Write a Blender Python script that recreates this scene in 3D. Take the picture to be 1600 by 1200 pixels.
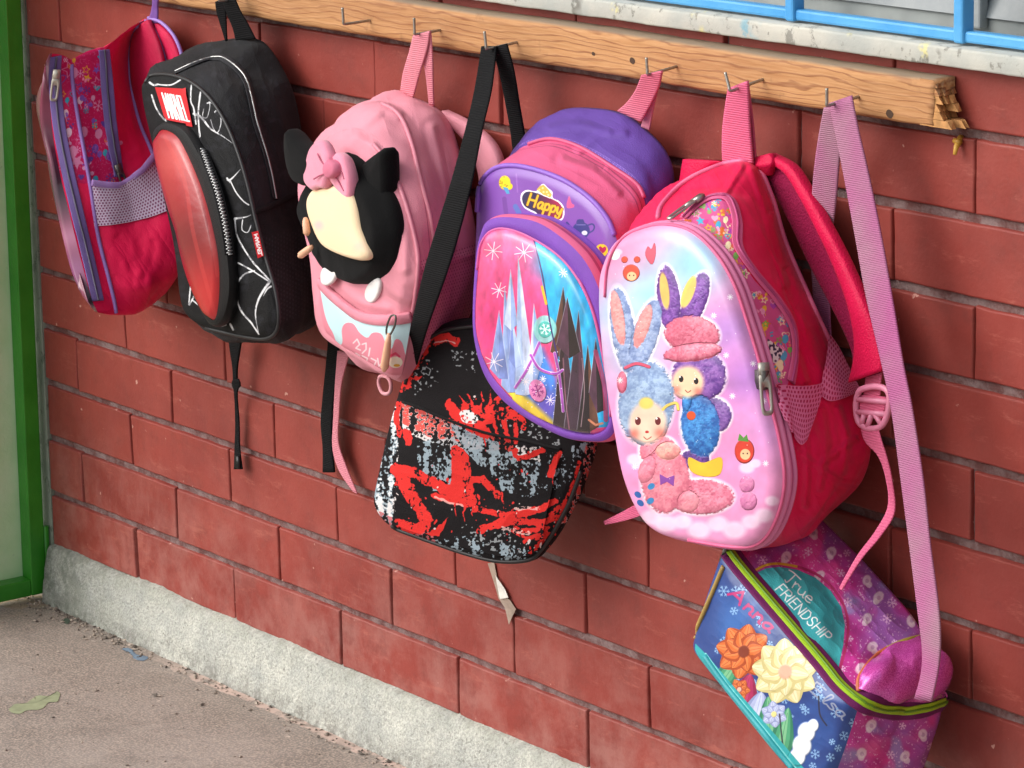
import bpy, bmesh, math, random
import numpy as np
from mathutils import Vector, noise as mnoise
from mathutils.bvhtree import BVHTree

for o in list(bpy.data.objects):
    bpy.data.objects.remove(o)
SC = bpy.context.scene
COL = SC.collection

# ------------------------------------------------------------------ camera
CAM_LOC = (3.887097, -2.225590, 1.231387)
CAM_ROT = (1.339995, 0.021077, 0.930730)
LENS = 119.776
cd = bpy.data.cameras.new('camera')
cd.lens = LENS; cd.sensor_width = 36.0; cd.clip_start = 0.05; cd.clip_end = 400
cam = bpy.data.objects.new('camera', cd)
cam.location = CAM_LOC; cam.rotation_euler = CAM_ROT
COL.objects.link(cam); SC.camera = cam

# ------------------------------------------------------------------ light
SUN_EL, SUN_AZ = math.radians(36), math.radians(30)      # azimuth: towards the left of the wall's outward normal
w = bpy.data.worlds.new('World'); SC.world = w; w.use_nodes = True
nt = w.node_tree; nt.nodes.clear()
sky = nt.nodes.new('ShaderNodeTexSky'); sky.sky_type = 'NISHITA'; sky.sun_disc = False
sky.sun_elevation = SUN_EL
sky.dust_density = 4.0; sky.air_density = 1.0; sky.ozone_density = 1.0
hs = nt.nodes.new('ShaderNodeHueSaturation'); hs.inputs['Saturation'].default_value = 0.25
bg = nt.nodes.new('ShaderNodeBackground'); bg.inputs[1].default_value = 0.15
wo = nt.nodes.new('ShaderNodeOutputWorld')
nt.links.new(sky.outputs[0], hs.inputs['Color']); nt.links.new(hs.outputs[0], bg.inputs[0]); nt.links.new(bg.outputs[0], wo.inputs[0])
sd = (-math.sin(SUN_AZ)*math.cos(SUN_EL), -math.cos(SUN_AZ)*math.cos(SUN_EL), math.sin(SUN_EL))   # towards the sun
sky.sun_rotation = math.atan2(sd[0], sd[1])
sl = bpy.data.lights.new('sun', 'SUN'); sl.energy = 1.3; sl.angle = math.radians(58); sl.color = (1.0, 0.97, 0.92)
so = bpy.data.objects.new('sun', sl); COL.objects.link(so)
so.rotation_euler = Vector(sd).to_track_quat('Z', 'Y').to_euler(); so.location = (0, -4, 5)
SC.view_settings.view_transform = 'Standard'; SC.view_settings.look = 'None'
SC.view_settings.gamma = 1.0; SC.view_settings.use_curve_mapping = False
SC.view_settings.exposure = 0.31

# ------------------------------------------------------------------ camera geometry, used only to read real positions off the photograph
def _rot(rx, ry, rz):
    cx, sx, cy, sy, cz, sz = math.cos(rx), math.sin(rx), math.cos(ry), math.sin(ry), math.cos(rz), math.sin(rz)
    X = np.array([[1,0,0],[0,cx,-sx],[0,sx,cx]]); Y = np.array([[cy,0,sy],[0,1,0],[-sy,0,cy]]); Z = np.array([[cz,-sz,0],[sz,cz,0],[0,0,1]])
    return Z @ Y @ X
CM = _rot(*CAM_ROT); CC = np.array(CAM_LOC); CF = LENS/36*1600
def ray(px, py):
    d = CM @ np.array([(px-800)/CF, -(py-600)/CF, -1.0]); return d/np.linalg.norm(d)
def at(px, py, y=0.0):
    d = ray(px, py); return CC + (y-CC[1])/d[1]*d
def atz(px, py, z):
    d = ray(px, py); return CC + (z-CC[2])/d[2]*d
class Plane:
    def __init__(s, px, py, y, az=0.0, tilt=0.0):
        s.p = at(px, py, y); a, t = math.radians(az), math.radians(tilt)
        s.n = np.array([math.sin(a)*math.cos(t), -math.cos(a)*math.cos(t), math.sin(t)])
    def at(s, px, py, off=0.0):
        d = ray(px, py); q = s.p + s.n*off
        return CC + ((q-CC) @ s.n)/(d @ s.n)*d
def proj(P):
    q = (P-CC) @ CM
    return 800+CF*q[..., 0]/-q[..., 2], 600-CF*q[..., 1]/-q[..., 2]
def conv(x0, y0, s):
    return lambda pts: [(x0+p[0]/s, y0+p[1]/s) for p in pts]
c1 = conv(0, 0, 3.2); c2 = conv(40, 60, 2.607); c3 = conv(210, 40, 2.306); c4 = conv(430, 140, 2.4); c5 = conv(560, 480, 2.857)
c6 = conv(720, 80, 1.875); c7 = conv(920, 100, 1.538); c8 = conv(1050, 780, 2.857); cT = conv(1100, 0, 3.2); cH = conv(780, 260, 7.5)
RNG = random.Random(7)

# ------------------------------------------------------------------ curves
def smooth(pts, n, closed=False, curve=True):
    P = np.array(pts, float); m = len(P)
    if curve and m > 2:
        out = []
        rngi = range(m if closed else m-1)
        for i in rngi:
            if closed: a, b, c, d = P[(i-1) % m], P[i], P[(i+1) % m], P[(i+2) % m]
            else: a, b, c, d = P[max(i-1, 0)], P[i], P[i+1], P[min(i+2, m-1)]
            for t in np.linspace(0, 1, 12, endpoint=False):
                out.append(.5*(2*b+(c-a)*t+(2*a-5*b+4*c-d)*t*t+(3*b-a-3*c+d)*t**3))
        if not closed: out.append(P[-1])
        Q = np.array(out)
    else: Q = P
    if closed: Q = np.vstack([Q, Q[:1]])
    L = np.concatenate([[0], np.cumsum(np.linalg.norm(np.diff(Q, axis=0), axis=1))])
    t = np.linspace(0, L[-1], n+1)[:-1] if closed else np.linspace(0, L[-1], n)
    return np.stack([np.interp(t, L, Q[:, k]) for k in range(Q.shape[1])], 1)
def hexc(h):
    h = h.lstrip('#'); return np.array([int(h[i:i+2], 16)/255 for i in (0, 2, 4)])
def lin(h):
    c = hexc(h); return tuple(np.where(c <= .04045, c/12.92, ((c+.055)/1.055)**2.4))+(1.0,)

# ------------------------------------------------------------------ materials
def mat(name, col='#888888', rough=.7, metal=0.0, img=None, himg=None, bump=0.0, bscale=600.0, hstr=.4, coat=0.0, sheen=0.0, var=0.0, vscale=25.0, spec=.5, weave=False, hdist=.004):
    m = bpy.data.materials.new(name); m.use_nodes = True
    t = m.node_tree; b = t.nodes['Principled BSDF']
    b.inputs['Roughness'].default_value = rough; b.inputs['Metallic'].default_value = metal
    b.inputs['Coat Weight'].default_value = coat; b.inputs['Coat Roughness'].default_value = .15
    b.inputs['Sheen Weight'].default_value = sheen; b.inputs['Sheen Roughness'].default_value = .5
    b.inputs['Specular IOR Level'].default_value = spec
    src = None
    if img:
        n = t.nodes.new('ShaderNodeTexImage'); n.image = img; n.interpolation = 'Linear'; src = n.outputs[0]
    else:
        n = t.nodes.new('ShaderNodeRGB'); n.outputs[0].default_value = lin(col); src = n.outputs[0]
    tc = t.nodes.new('ShaderNodeTexCoord')
    if var:
        nz = t.nodes.new('ShaderNodeTexNoise'); nz.inputs['Scale'].default_value = vscale; nz.inputs['Detail'].default_value = 6
        t.links.new(tc.outputs['Object'], nz.inputs['Vector'])
        mr = t.nodes.new('ShaderNodeMapRange'); mr.inputs[1].default_value = .3; mr.inputs[2].default_value = .7
        mr.inputs[3].default_value = 1-var; mr.inputs[4].default_value = 1+var*.6
        t.links.new(nz.outputs[0], mr.inputs[0])
        mx = t.nodes.new('ShaderNodeVectorMath'); mx.operation = 'SCALE'
        t.links.new(src, mx.inputs[0]); t.links.new(mr.outputs[0], mx.inputs['Scale']); src = mx.outputs[0]
    t.links.new(src, b.inputs['Base Color'])
    nrm = None
    if himg:
        n = t.nodes.new('ShaderNodeTexImage'); n.image = himg; n.image.colorspace_settings.name = 'Non-Color'
        bp = t.nodes.new('ShaderNodeBump'); bp.inputs['Strength'].default_value = hstr; bp.inputs['Distance'].default_value = hdist
        t.links.new(n.outputs[0], bp.inputs['Height']); nrm = bp.outputs[0]
    if bump:
        bp = t.nodes.new('ShaderNodeBump'); bp.inputs['Strength'].default_value = bump; bp.inputs['Distance'].default_value = .001
        if weave:
            n1 = t.nodes.new('ShaderNodeTexVoronoi'); n1.inputs['Scale'].default_value = bscale
            t.links.new(tc.outputs['Object'], n1.inputs['Vector']); hh = n1.outputs[0]
        else:
            n1 = t.nodes.new('ShaderNodeTexNoise'); n1.inputs['Scale'].default_value = bscale; n1.inputs['Detail'].default_value = 4
            t.links.new(tc.outputs['Object'], n1.inputs['Vector']); hh = n1.outputs[0]
        t.links.new(hh, bp.inputs['Height'])
        if nrm: t.links.new(nrm, bp.inputs['Normal'])
        nrm = bp.outputs[0]
    if nrm: t.links.new(nrm, b.inputs['Normal'])
    return m
_mc = {}
def M(col, rough=.7, **k):
    key = (col, rough, tuple(sorted(k.items())))
    if key not in _mc: _mc[key] = mat('paint_'+col.strip('#'), col, rough, **k)
    return _mc[key]
def FAB(col, rough=.75, **k):
    d = dict(bump=.35, bscale=900.0, weave=True, sheen=.03, spec=.18, var=.10, vscale=40.0); d.update(k)
    return M(col, rough, **d)

# ------------------------------------------------------------------ objects
class Thing:
    def __init__(s, name, label, cat, loc, group=None):
        s.loc = np.array(loc, float); s.o = bpy.data.objects.new(name, None)
        s.o.empty_display_size = .05; s.o.location = loc; COL.objects.link(s.o)
        s.o['label'] = label; s.o['category'] = cat
        if group: s.o['group'] = group
        s.V = []; s.F = []; s.bvh = None
    def add(s, V, F):
        n = len(s.V); s.V += [tuple(v) for v in V]; s.F += [tuple(i+n for i in f) for f in F]; s.bvh = None
    def hit(s, px, py):
        if s.bvh is None: s.bvh = BVHTree.FromPolygons(s.V, s.F)
        d = ray(px, py)
        h = s.bvh.ray_cast(Vector(CC), Vector(d))
        if h[0] is None:
            q = s.bvh.find_nearest(Vector(CC+d*3.5)); 
            # nearest surface point along the line of sight
            best = None
            for t in np.linspace(2.8, 4.6, 60):
                r = s.bvh.find_nearest(Vector(CC+d*t))
                if best is None or r[3] < best[3]: best = r
            h = best
        p = np.array(h[0]); n = np.array(h[1])
        if n @ (CC-p) < 0: n = -n
        return p, n
def link(name, V, F, m, parent=None, loc=(0, 0, 0), smooth_shade=True, uv=None, kind=None, recalc=True):
    me = bpy.data.meshes.new(name)
    me.from_pydata([tuple(np.array(v)-loc) for v in V], [], [tuple(f) for f in F])
    if uv is not None:
        l = me.uv_layers.new(name='UVMap'); fl = []
        for f in uv:
            for c in f: fl += [c[0], c[1]]
        l.data.foreach_set('uv', fl)
    if recalc:
        bm = bmesh.new(); bm.from_mesh(me); bmesh.ops.recalc_face_normals(bm, faces=bm.faces); bm.to_mesh(me); bm.free()
    if smooth_shade:
        me.polygons.foreach_set('use_smooth', [True]*len(me.polygons))
    me.materials.append(m)
    o = bpy.data.objects.new(name, me); COL.objects.link(o)
    if parent is not None: o.parent = parent
    if kind: o['kind'] = kind
    return o
def part(T, name, V, F, m, parent=None, **k):
    return link(name, V, F, m, parent if parent is not None else T.o, T.loc if parent is None else T.loc, **k)

def fbm3(p, f, oct=3):
    v = 0; a = 1
    for _ in range(oct):
        v += a*mnoise.noise(Vector((p[0]*f, p[1]*f, p[2]*f))); f *= 2.1; a *= .5
    return v

# ------------------------------------------------------------------ surface grids
class Grid:
    """K rows x N columns of points; closed round the columns or open."""
    def __init__(s, G, closed):
        s.G = np.array(G); s.closed = closed; K, N = s.G.shape[:2]
        d = np.linalg.norm(np.diff(s.G, axis=0), axis=2).mean(1); d = np.maximum(d, 1e-5)
        s.v = np.concatenate([[0], np.cumsum(d)]); s.v /= s.v[-1]
        s.u = np.linspace(0, 1, N+1 if closed else N)
    def normals(s):
        G = s.G
        du = (np.roll(G, -1, 1)-np.roll(G, 1, 1)) if s.closed else np.gradient(G, axis=1)
        dv = np.gradient(G, axis=0)
        n = np.cross(du, dv); L = np.linalg.norm(n, axis=2, keepdims=True); n /= np.maximum(L, 1e-12)
        return n
    def wrinkle(s, amp, f=18, seed=0.0, stretch=(1, 1, 1), fade=None):
        n = s.normals(); c = s.G.reshape(-1, 3).mean(0)
        K, N = s.G.shape[:2]; q = np.arange(K); ends = np.clip(np.minimum(q, K-1-q)/5.0, 0, 1) if s.closed else np.ones(K)
        fade = ends*(np.ones(K) if fade is None else np.asarray(fade))
        for k in range(K):
            for i in range(N):
                p = s.G[k, i]*np.array(stretch)+seed
                h = fbm3(p, f)
                r = 1-abs(mnoise.noise(Vector((p[0]*f*.8+5, p[1]*f*.8, p[2]*f*.8))))*2
                a = amp*(fade[k] if fade is not None else 1)
                s.G[k, i] = s.G[k, i]+n[k, i]*a*(h+.5*r)*s.sgn
        return s
    sgn = 1
    def faces(s):
        K, N = s.G.shape[:2]; F = []; UV = []
        for k in range(K-1):
            for i in range(N if s.closed else N-1):
                j = (i+1) % N
                F.append((k*N+i, k*N+j, (k+1)*N+j, (k+1)*N+i))
                UV.append(((s.u[i], s.v[k]), (s.u[i+1], s.v[k]), (s.u[i+1], s.v[k+1]), (s.u[i], s.v[k+1])))
        return F, UV
    def build(s, T, name, m, parent=None, back=False, add=True, **k):
        F, UV = s.faces(); V = s.G.reshape(-1, 3); K, N = s.G.shape[:2]
        if add: T.add(V, F)
        if back:
            F = F+[tuple(range(N))]; UV = UV+[[(s.u[i], 0) for i in range(N)]]
        return part(T, name, V, F, m, parent, uv=UV, **k)
def loft(secs, subs, puff=0.0):
    """secs: list of N x 3 outlines, back to front."""
    rows = []
    for a, b, n in zip(secs[:-1], secs[1:], subs):
        for t in np.linspace(0, 1, n, endpoint=False):
            q = a*(1-t)+b*t
            if puff:
                c = q.mean(0); d = q-c; d = d/np.linalg.norm(d, axis=1, keepdims=True)
                q = q+d*puff*math.sin(math.pi*t)
            rows.append(q)
    rows.append(secs[-1])
    return rows
def cap_rows(sec, nrm, h, edge=.012, nr=22, p=2.0):
    """rings from the rim to the centre, domed by h, with a rounded rim of radius edge"""
    c = sec.mean(0); rows = []; R = np.linalg.norm(sec-c, axis=1).mean()
    for s in np.linspace(1, 0.004, nr):
        d = (1-s)*R
        z = h*(1-s**p)
        if edge: z += edge*(math.sqrt(max(0, 1-(1-min(1, d/edge))**2)))-0
        rows.append(c+(sec-c)*s+nrm*z)
    return rows
def outline(pts, pl, n, off=0.0):
    s = smooth(pts, n, True)
    return np.array([pl.at(x, y, off) for x, y in s])

# ------------------------------------------------------------------ painter: prints are drawn in the photograph's own coordinates, read back through the surface they are printed on
def vnoise(x, y, seed=0):
    xi = np.floor(x).astype(np.int64); yi = np.floor(y).astype(np.int64); xf = x-xi; yf = y-yi
    def h(a, b):
        v = (a*374761393+b*668265263+seed*974711) & 0x7fffffff
        v = ((v ^ (v >> 13))*1274126177) & 0x7fffffff
        return ((v ^ (v >> 16)) & 0xffff)/65535.0
    u = xf*xf*(3-2*xf); v = yf*yf*(3-2*yf)
    return (h(xi, yi)*(1-u)+h(xi+1, yi)*u)*(1-v)+(h(xi, yi+1)*(1-u)+h(xi+1, yi+1)*u)*v
def fbm2(x, y, s, seed=0, oct=4):
    t = 0; a = .5
    for o in range(oct):
        t = t+a*vnoise(x/s+7.3*o, y/s+3.1*o, seed+o); s /= 2.03; a *= .5
    return t/(1-.5**oct)
class Paint:
    def __init__(s, grid, W, H, base, frontonly=True):
        G = grid.G; K, N = G.shape[:2]; s.W, s.H = W, H
        Gx = np.concatenate([G, G[:, :1]], 1) if grid.closed else G
        uu = (np.arange(W)+.5)/W; vv = (np.arange(H)+.5)/H
        fi = np.interp(uu, grid.u, np.arange(len(grid.u))); fk = np.interp(vv, grid.v, np.arange(K))
        i0 = np.minimum(fi.astype(int), Gx.shape[1]-2); k0 = np.minimum(fk.astype(int), K-2)
        a = (fi-i0)[None, :, None]; b = (fk-k0)[:, None, None]
        P = (Gx[k0][:, i0]*(1-a)+Gx[k0][:, i0+1]*a)*(1-b)+(Gx[k0+1][:, i0]*(1-a)+Gx[k0+1][:, i0+1]*a)*b
        s.P = P; s.X, s.Y = proj(P); s.U, s.Vv = np.meshgrid(uu, vv)
        if frontonly and grid.closed:
            n = grid.normals(); c = G.reshape(-1, 3).mean(0)
            if ((G-c)*n).sum() < 0: n = -n
            f = ((CC-G)*n).sum(2) > -.02
            f = np.concatenate([f, f[:, :1]], 1)
            s.vis = f[k0][:, i0]
        else: s.vis = np.ones((H, W), bool)
        s.img = np.empty((H, W, 3)); s.img[:] = hexc(base) if isinstance(base, str) else base
        s.h = np.zeros((H, W))
    def _box(s, pts, pad):
        p = np.array(pts, float)
        return s.vis & (s.X > p[:, 0].min()-pad) & (s.X < p[:, 0].max()+pad) & (s.Y > p[:, 1].min()-pad) & (s.Y < p[:, 1].max()+pad)
    def put(s, m, a, col, h=None):
        """m: bool mask; a: alpha on the mask"""
        c = hexc(col) if isinstance(col, str) else col
        al = np.asarray(a)
        if al.ndim == 0: al = np.full(m.sum(), float(al))
        s.img[m] = s.img[m]*(1-al[:, None])+c*al[:, None]
        if h is not None: s.h[m] = s.h[m]*(1-al)+h*al
    def inpoly(s, m, poly):
        x = s.X[m]; y = s.Y[m]; r = np.zeros(x.shape, bool); p = np.array(poly); n = len(p)
        for i in range(n):
            x1, y1 = p[i]; x2, y2 = p[(i+1) % n]
            if y1 == y2: continue
            r ^= ((y1 > y) != (y2 > y)) & (x < (x2-x1)*(y-y1)/(y2-y1)+x1)
        return r
    def fill(s, poly, col, a=1.0, sm=False, h=None, mod=None, soft=0.0):
        if sm: poly = smooth(poly, max(24, len(poly)*6), True)
        m = s._box(poly, 2+soft)
        if not m.any(): return
        r = s.inpoly(m, poly).astype(float)*a
        if soft:
            d = s._dist(m, list(poly)+[poly[0]]); sg = np.where(r > 0, d, -d)
            r = a*np.clip(.5+sg/(2*soft), 0, 1)
        if mod is not None: r = r*mod[m]
        s.put(m, r, col, h)
    def _dist(s, m, pts):
        x = s.X[m]; y = s.Y[m]; best = np.full(x.shape, 1e9)
        for (x1, y1), (x2, y2) in zip(pts[:-1], pts[1:]):
            dx, dy = x2-x1, y2-y1; L = dx*dx+dy*dy+1e-9
            t = np.clip(((x-x1)*dx+(y-y1)*dy)/L, 0, 1)
            best = np.minimum(best, (x-x1-t*dx)**2+(y-y1-t*dy)**2)
        return np.sqrt(best)
    def line(s, pts, w, col, a=1.0, sm=False, h=None, soft=.6, mod=None, rag=0.0, taper=False):
        if sm and len(pts) > 2: pts = smooth(pts, len(pts)*5)
        m = s._box(pts, w+2)
        if not m.any(): return
        d = s._dist(m, pts); ww = w/2
        if rag: ww = ww*(1+rag*(fbm2(s.X[m], s.Y[m], 6, 3)-.5)*2)
        if taper:
            p0, p1 = np.array(pts[0]), np.array(pts[-1]); v = p1-p0
            t = np.clip(((s.X[m]-p0[0])*v[0]+(s.Y[m]-p0[1])*v[1])/(v @ v), 0, 1); ww = ww*(1-.85*t)
        r = np.clip((ww-d)/soft+.5, 0, 1)*a
        if mod is not None: r = r*mod[m]
        s.put(m, r, col, h)
    def ell(s, cx, cy, rx, ry, col, rot=0.0, a=1.0, soft=.08, h=None, mod=None):
        R = max(rx, ry)*1.3+2
        m = s._box([(cx, cy)], R)
        if not m.any(): return
        c, q = math.cos(rot), math.sin(rot); x = s.X[m]-cx; y = s.Y[m]-cy
        d = np.sqrt(((x*c+y*q)/rx)**2+((-x*q+y*c)/ry)**2)
        r = np.clip((1-d)/soft+.5, 0, 1)*a
        if mod is not None: r = r*mod[m]
        s.put(m, r, col, h)
    def glow(s, cx, cy, r, col, a=1.0):
        """soft round blend of a printed gradient"""
        m = s.vis; d = np.hypot(s.X[m]-cx, s.Y[m]-cy)/r
        s.put(m, np.exp(-d*d*1.2)*a, col)
    def star(s, cx, cy, r, col, n=4, w=1.0, rot=0.3):
        for k in range(n):
            a = rot+math.pi*k/n
            s.line([(cx-r*math.cos(a), cy-r*math.sin(a)), (cx+r*math.cos(a), cy+r*math.sin(a))], w, col)
    def flake(s, cx, cy, r, col, w=1.2, rot=0.2):
        for k in range(6):
            a = rot+math.pi*k/3; ex, ey = cx+r*math.cos(a), cy+r*math.sin(a)
            s.line([(cx, cy), (ex, ey)], w, col)
            for da in (.5, -.5):
                s.line([(cx+.6*r*math.cos(a), cy+.6*r*math.sin(a)), (cx+.6*r*math.cos(a)+.35*r*math.cos(a+da*1.6), cy+.6*r*math.sin(a)+.35*r*math.sin(a+da*1.6))], w*.8, col)
    def text(s, txt, org, right, up, w, col, adv=1.0, outline_col=None, ow=0):
        org, right, up = np.array(org), np.array(right), np.array(up)
        for pas in ((outline_col, w+ow), (col, w)) if outline_col else ((col, w),):
            x = 0.0
            for ch in txt:
                st, wd = GLYPH.get(ch, ([], .6))
                for pl in st:
                    s.line([tuple(org+right*(x+a)+up*b) for a, b in pl], pas[1], pas[0], sm=ch in 'apyrunlsehT' , soft=.8)
                x += wd*adv
    def crumple(s, amt, scale=34, ang=1.2, stretch=2.2, seed=0, mask=None):
        """creased-cloth relief: sharp ridges between soft hollows, drawn out along one direction"""
        c, q = math.cos(ang), math.sin(ang); a = (s.X*c+s.Y*q)/stretch; b = -s.X*q+s.Y*c
        wx = 14*(vnoise(a/scale/1.3, b/scale/1.3, seed+40)-.5); wy = 14*(vnoise(a/scale/1.3, b/scale/1.3, seed+41)-.5)
        h = 0; am = 1.0; sc = scale
        for o in range(3):
            n = vnoise((a+wx)/sc+o*9.7, (b+wy)/sc, seed+o); h = h+am*(1-np.abs(2*n-1))**1.6; sc /= 2.1; am *= .45
        h = h*amt*.6
        s.h = s.h+(h if mask is None else h*mask)
        return s
    def crease(s, pts, w, amt):
        """one sewn or folded ridge with a hollow beside it"""
        pts = smooth(pts, len(pts)*6); m = s._box(pts, w*3)
        if m.any():
            d = s._dist(m, [tuple(q) for q in pts]); s.h[m] += amt*(np.exp(-(d/w)**2)-.45*np.exp(-((d-w*1.6)/w)**2))
    def image(s, name, height=False):
        im = bpy.data.images.new(name, s.W, s.H)
        a = np.ones((s.H, s.W, 4), np.float32)
        a[..., :3] = (s.h[..., None]/max(1.0, s.h.max())) if height else np.clip(s.img, 0, 1)
        im.pixels.foreach_set(a.ravel()); im.update(); im.pack()
        return im
GLYPH = {
 'M': ([[(0,0),(0,1),(.4,.3),(.8,1),(.8,0)]], 1.0), 'A': ([[(0,0),(.35,1),(.7,0)],[(.13,.35),(.57,.35)]], .9),
 'R': ([[(0,0),(0,1),(.45,1),(.6,.85),(.6,.65),(.45,.5),(0,.5)],[(.3,.5),(.65,0)]], .85), 'V': ([[(0,1),(.35,0),(.7,1)]], .85),
 'E': ([[(.55,1),(0,1),(0,0),(.55,0)],[(0,.5),(.45,.5)]], .75), 'L': ([[(0,1),(0,0),(.5,0)]], .7),
 'F': ([[(.55,1),(0,1),(0,0)],[(0,.5),(.45,.5)]], .75), 'I': ([[(0,0),(0,1)]], .3), 'N': ([[(0,0),(0,1),(.6,0),(.6,1)]], .85),
 'D': ([[(0,0),(0,1),(.35,1),(.6,.7),(.6,.3),(.35,0),(0,0)]], .85), 'S': ([[(.55,.85),(.4,1),(.15,1),(0,.8),(.1,.58),(.45,.42),(.55,.2),(.4,0),(.15,0),(0,.15)]], .8),
 'H': ([[(0,0),(0,1)],[(.6,0),(.6,1)],[(0,.5),(.6,.5)]], .85), 'P': ([[(0,0),(0,1),(.45,1),(.6,.85),(.6,.65),(.45,.5),(0,.5)]], .8),
 'T': ([[(-.1,.9),(.2,1),(.75,1.0)],[(.35,1),(.3,.5),(.2,0),(.05,.05)]], .55),
 'h': ([[(0,.85),(.15,1),(.15,.5),(.02,0)],[(.6,1),(.5,.5),(.5,0),(.65,.05)],[(.05,.5),(.55,.52)]], .8),
 'a': ([[(.42,.5),(.2,.55),(.02,.3),(.12,.02),(.32,.1),(.42,.5),(.4,.1),(.52,0)]], .58),
 'p': ([[(.06,.55),(.05,-.35)],[(.05,.4),(.25,.58),(.42,.4),(.35,.08),(.06,.05)]], .55),
 'y': ([[(.02,.55),(.08,.15),(.25,.05),(.4,.5)],[(.4,.5),(.35,-.2),(.15,-.38),(.05,-.2)]], .52),
 'r': ([[(.05,.55),(.08,0)],[(.08,.35),(.2,.55),(.35,.5)]], .42), 'u': ([[(.02,.55),(.04,.1),(.2,0),(.38,.2),(.4,.55),(.42,.08),(.5,0)]], .55),
 'e': ([[(.05,.28),(.4,.32),(.3,.55),(.08,.42),(.05,.12),(.22,0),(.42,.1)]], .48), 'n': ([[(.03,.55),(.05,0)],[(.05,.38),(.22,.56),(.38,.4),(.38,.05),(.48,0)]], .56),
 'l': ([[(.1,.1),(.28,.9),(.12,1),(.05,.3),(.15,0),(.3,.1)]], .34), 's': ([[(.36,.48),(.18,.56),(.08,.4),(.32,.22),(.25,.02),(.03,.06)]], .46)}
def skin(name, p, rough=.7, height=False, **k):
    k.setdefault('spec', .5 if k.get('coat', 0) >= .15 else .2); k['sheen'] = min(k.get('sheen', 0), .06)
    return mat(name, rough=rough, img=p.image(name+'_print'), himg=p.image(name+'_relief', True) if height else None, **k)

# ------------------------------------------------------------------ sewn details
def frames(P):
    P = np.array(P); t = np.gradient(P, axis=0); t /= np.maximum(np.linalg.norm(t, axis=1, keepdims=True), 1e-9); return t
def tube(P, r, seg=8, closed=False, rr=None):
    P = np.array(P); t = frames(P); V = []; F = []; n = len(P)
    if closed: t = np.roll(P, -1, 0)-np.roll(P, 1, 0); t /= np.linalg.norm(t, axis=1, keepdims=True)
    ref = np.array([.3, .2, .93])
    for i in range(n):
        a = np.cross(t[i], ref); a /= np.linalg.norm(a); b = np.cross(t[i], a)
        q = r if rr is None else rr[i]
        for k in range(seg):
            th = 2*math.pi*k/seg; V.append(P[i]+q*(a*math.cos(th)+b*math.sin(th)))
    for i in range(n if closed else n-1):
        j = (i+1) % n
        for k in range(seg):
            l = (k+1) % seg; F.append((i*seg+k, i*seg+l, j*seg+l, j*seg+k))
    if not closed: F += [tuple(range(seg)), tuple(range((n-1)*seg, n*seg))]
    return V, F
def stick(T, pts, n, sm=True, off=0.0):
    s = smooth(pts, n, curve=sm); P = []; Nn = []
    for x, y in s:
        p, q = T.hit(x, y); P.append(p); Nn.append(q)
    P = np.array(P); Nn = np.array(Nn)
    if len(P) > 4:
        for _ in range(2):
            P[1:-1] = (P[:-2]+2*P[1:-1]+P[2:])/4; Nn[1:-1] = (Nn[:-2]+2*Nn[1:-1]+Nn[2:])/4
        Nn /= np.linalg.norm(Nn, axis=1, keepdims=True)
    return P+Nn*off, Nn
def piping(T, pts, col, r=.0022, n=60, parent=None, name='piping', rough=.5):
    P, Nn = stick(T, pts, n)
    V, F = tube(P+Nn*r*.3, r)
    return part(T, name, V, F, M(col, rough, var=.1, vscale=60.0), parent)
def ribbonVF(P, Wd, w, th):
    """flat band along P, half width along Wd, thickness th along the normal"""
    P = np.array(P); t = frames(P); V = []; F = []; n = len(P)
    for i in range(n):
        s = Wd[i]-t[i]*(Wd[i] @ t[i]); s /= np.linalg.norm(s); q = np.cross(t[i], s)
        ww = w[i] if hasattr(w, '__len__') else w
        for a, b in ((-1, -.6), (-.9, -1), (.9, -1), (1, -.6), (1, .6), (.9, 1), (-.9, 1), (-1, .6)):
            V.append(P[i]+s*a*ww/2+q*b*th/2)
    for i in range(n-1):
        for k in range(8):
            l = (k+1) % 8; F.append((i*8+k, i*8+l, (i+1)*8+l, (i+1)*8+k))
    F += [tuple(range(8)), tuple(range((n-1)*8, n*8))]
    return V, F
def zipper(T, pts, tape, teeth, w=.012, n=90, off=.0012, parent=None, tr=.0016, chunky=False):
    P, Nn = stick(T, pts, n, off=off)
    t = frames(P); Wd = np.cross(Nn, t)
    V, F = ribbonVF(P, Wd, w, .0016)
    z = part(T, 'zipper', V, F, FAB(tape, .6), parent)
    P2, N2 = stick(T, pts, n*4, off=off+.0012)
    if chunky:
        L = np.concatenate([[0], np.cumsum(np.linalg.norm(np.diff(P2, axis=0), axis=1))]); t2 = frames(P2); vf = []
        for k, q in enumerate(np.arange(0, L[-1], .0021)):
            i = int(np.searchsorted(L, q)); i = min(i, len(P2)-1); s_ = np.cross(N2[i], t2[i]); s_ /= np.linalg.norm(s_)
            vf.append(boxVF(P2[i]+s_*(.0008 if k % 2 else -.0008), s_*tr, t2[i]*.00075, N2[i]*.0009))
        V, F = join(*vf)
    else:
        rr = [tr*(1.15 if (i % 2) else .65) for i in range(len(P2))]
        V, F = tube(P2, tr, 6, rr=rr)
    part(T, 'zip_teeth', V, F, teeth, z)
    return z, P, Nn
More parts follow.
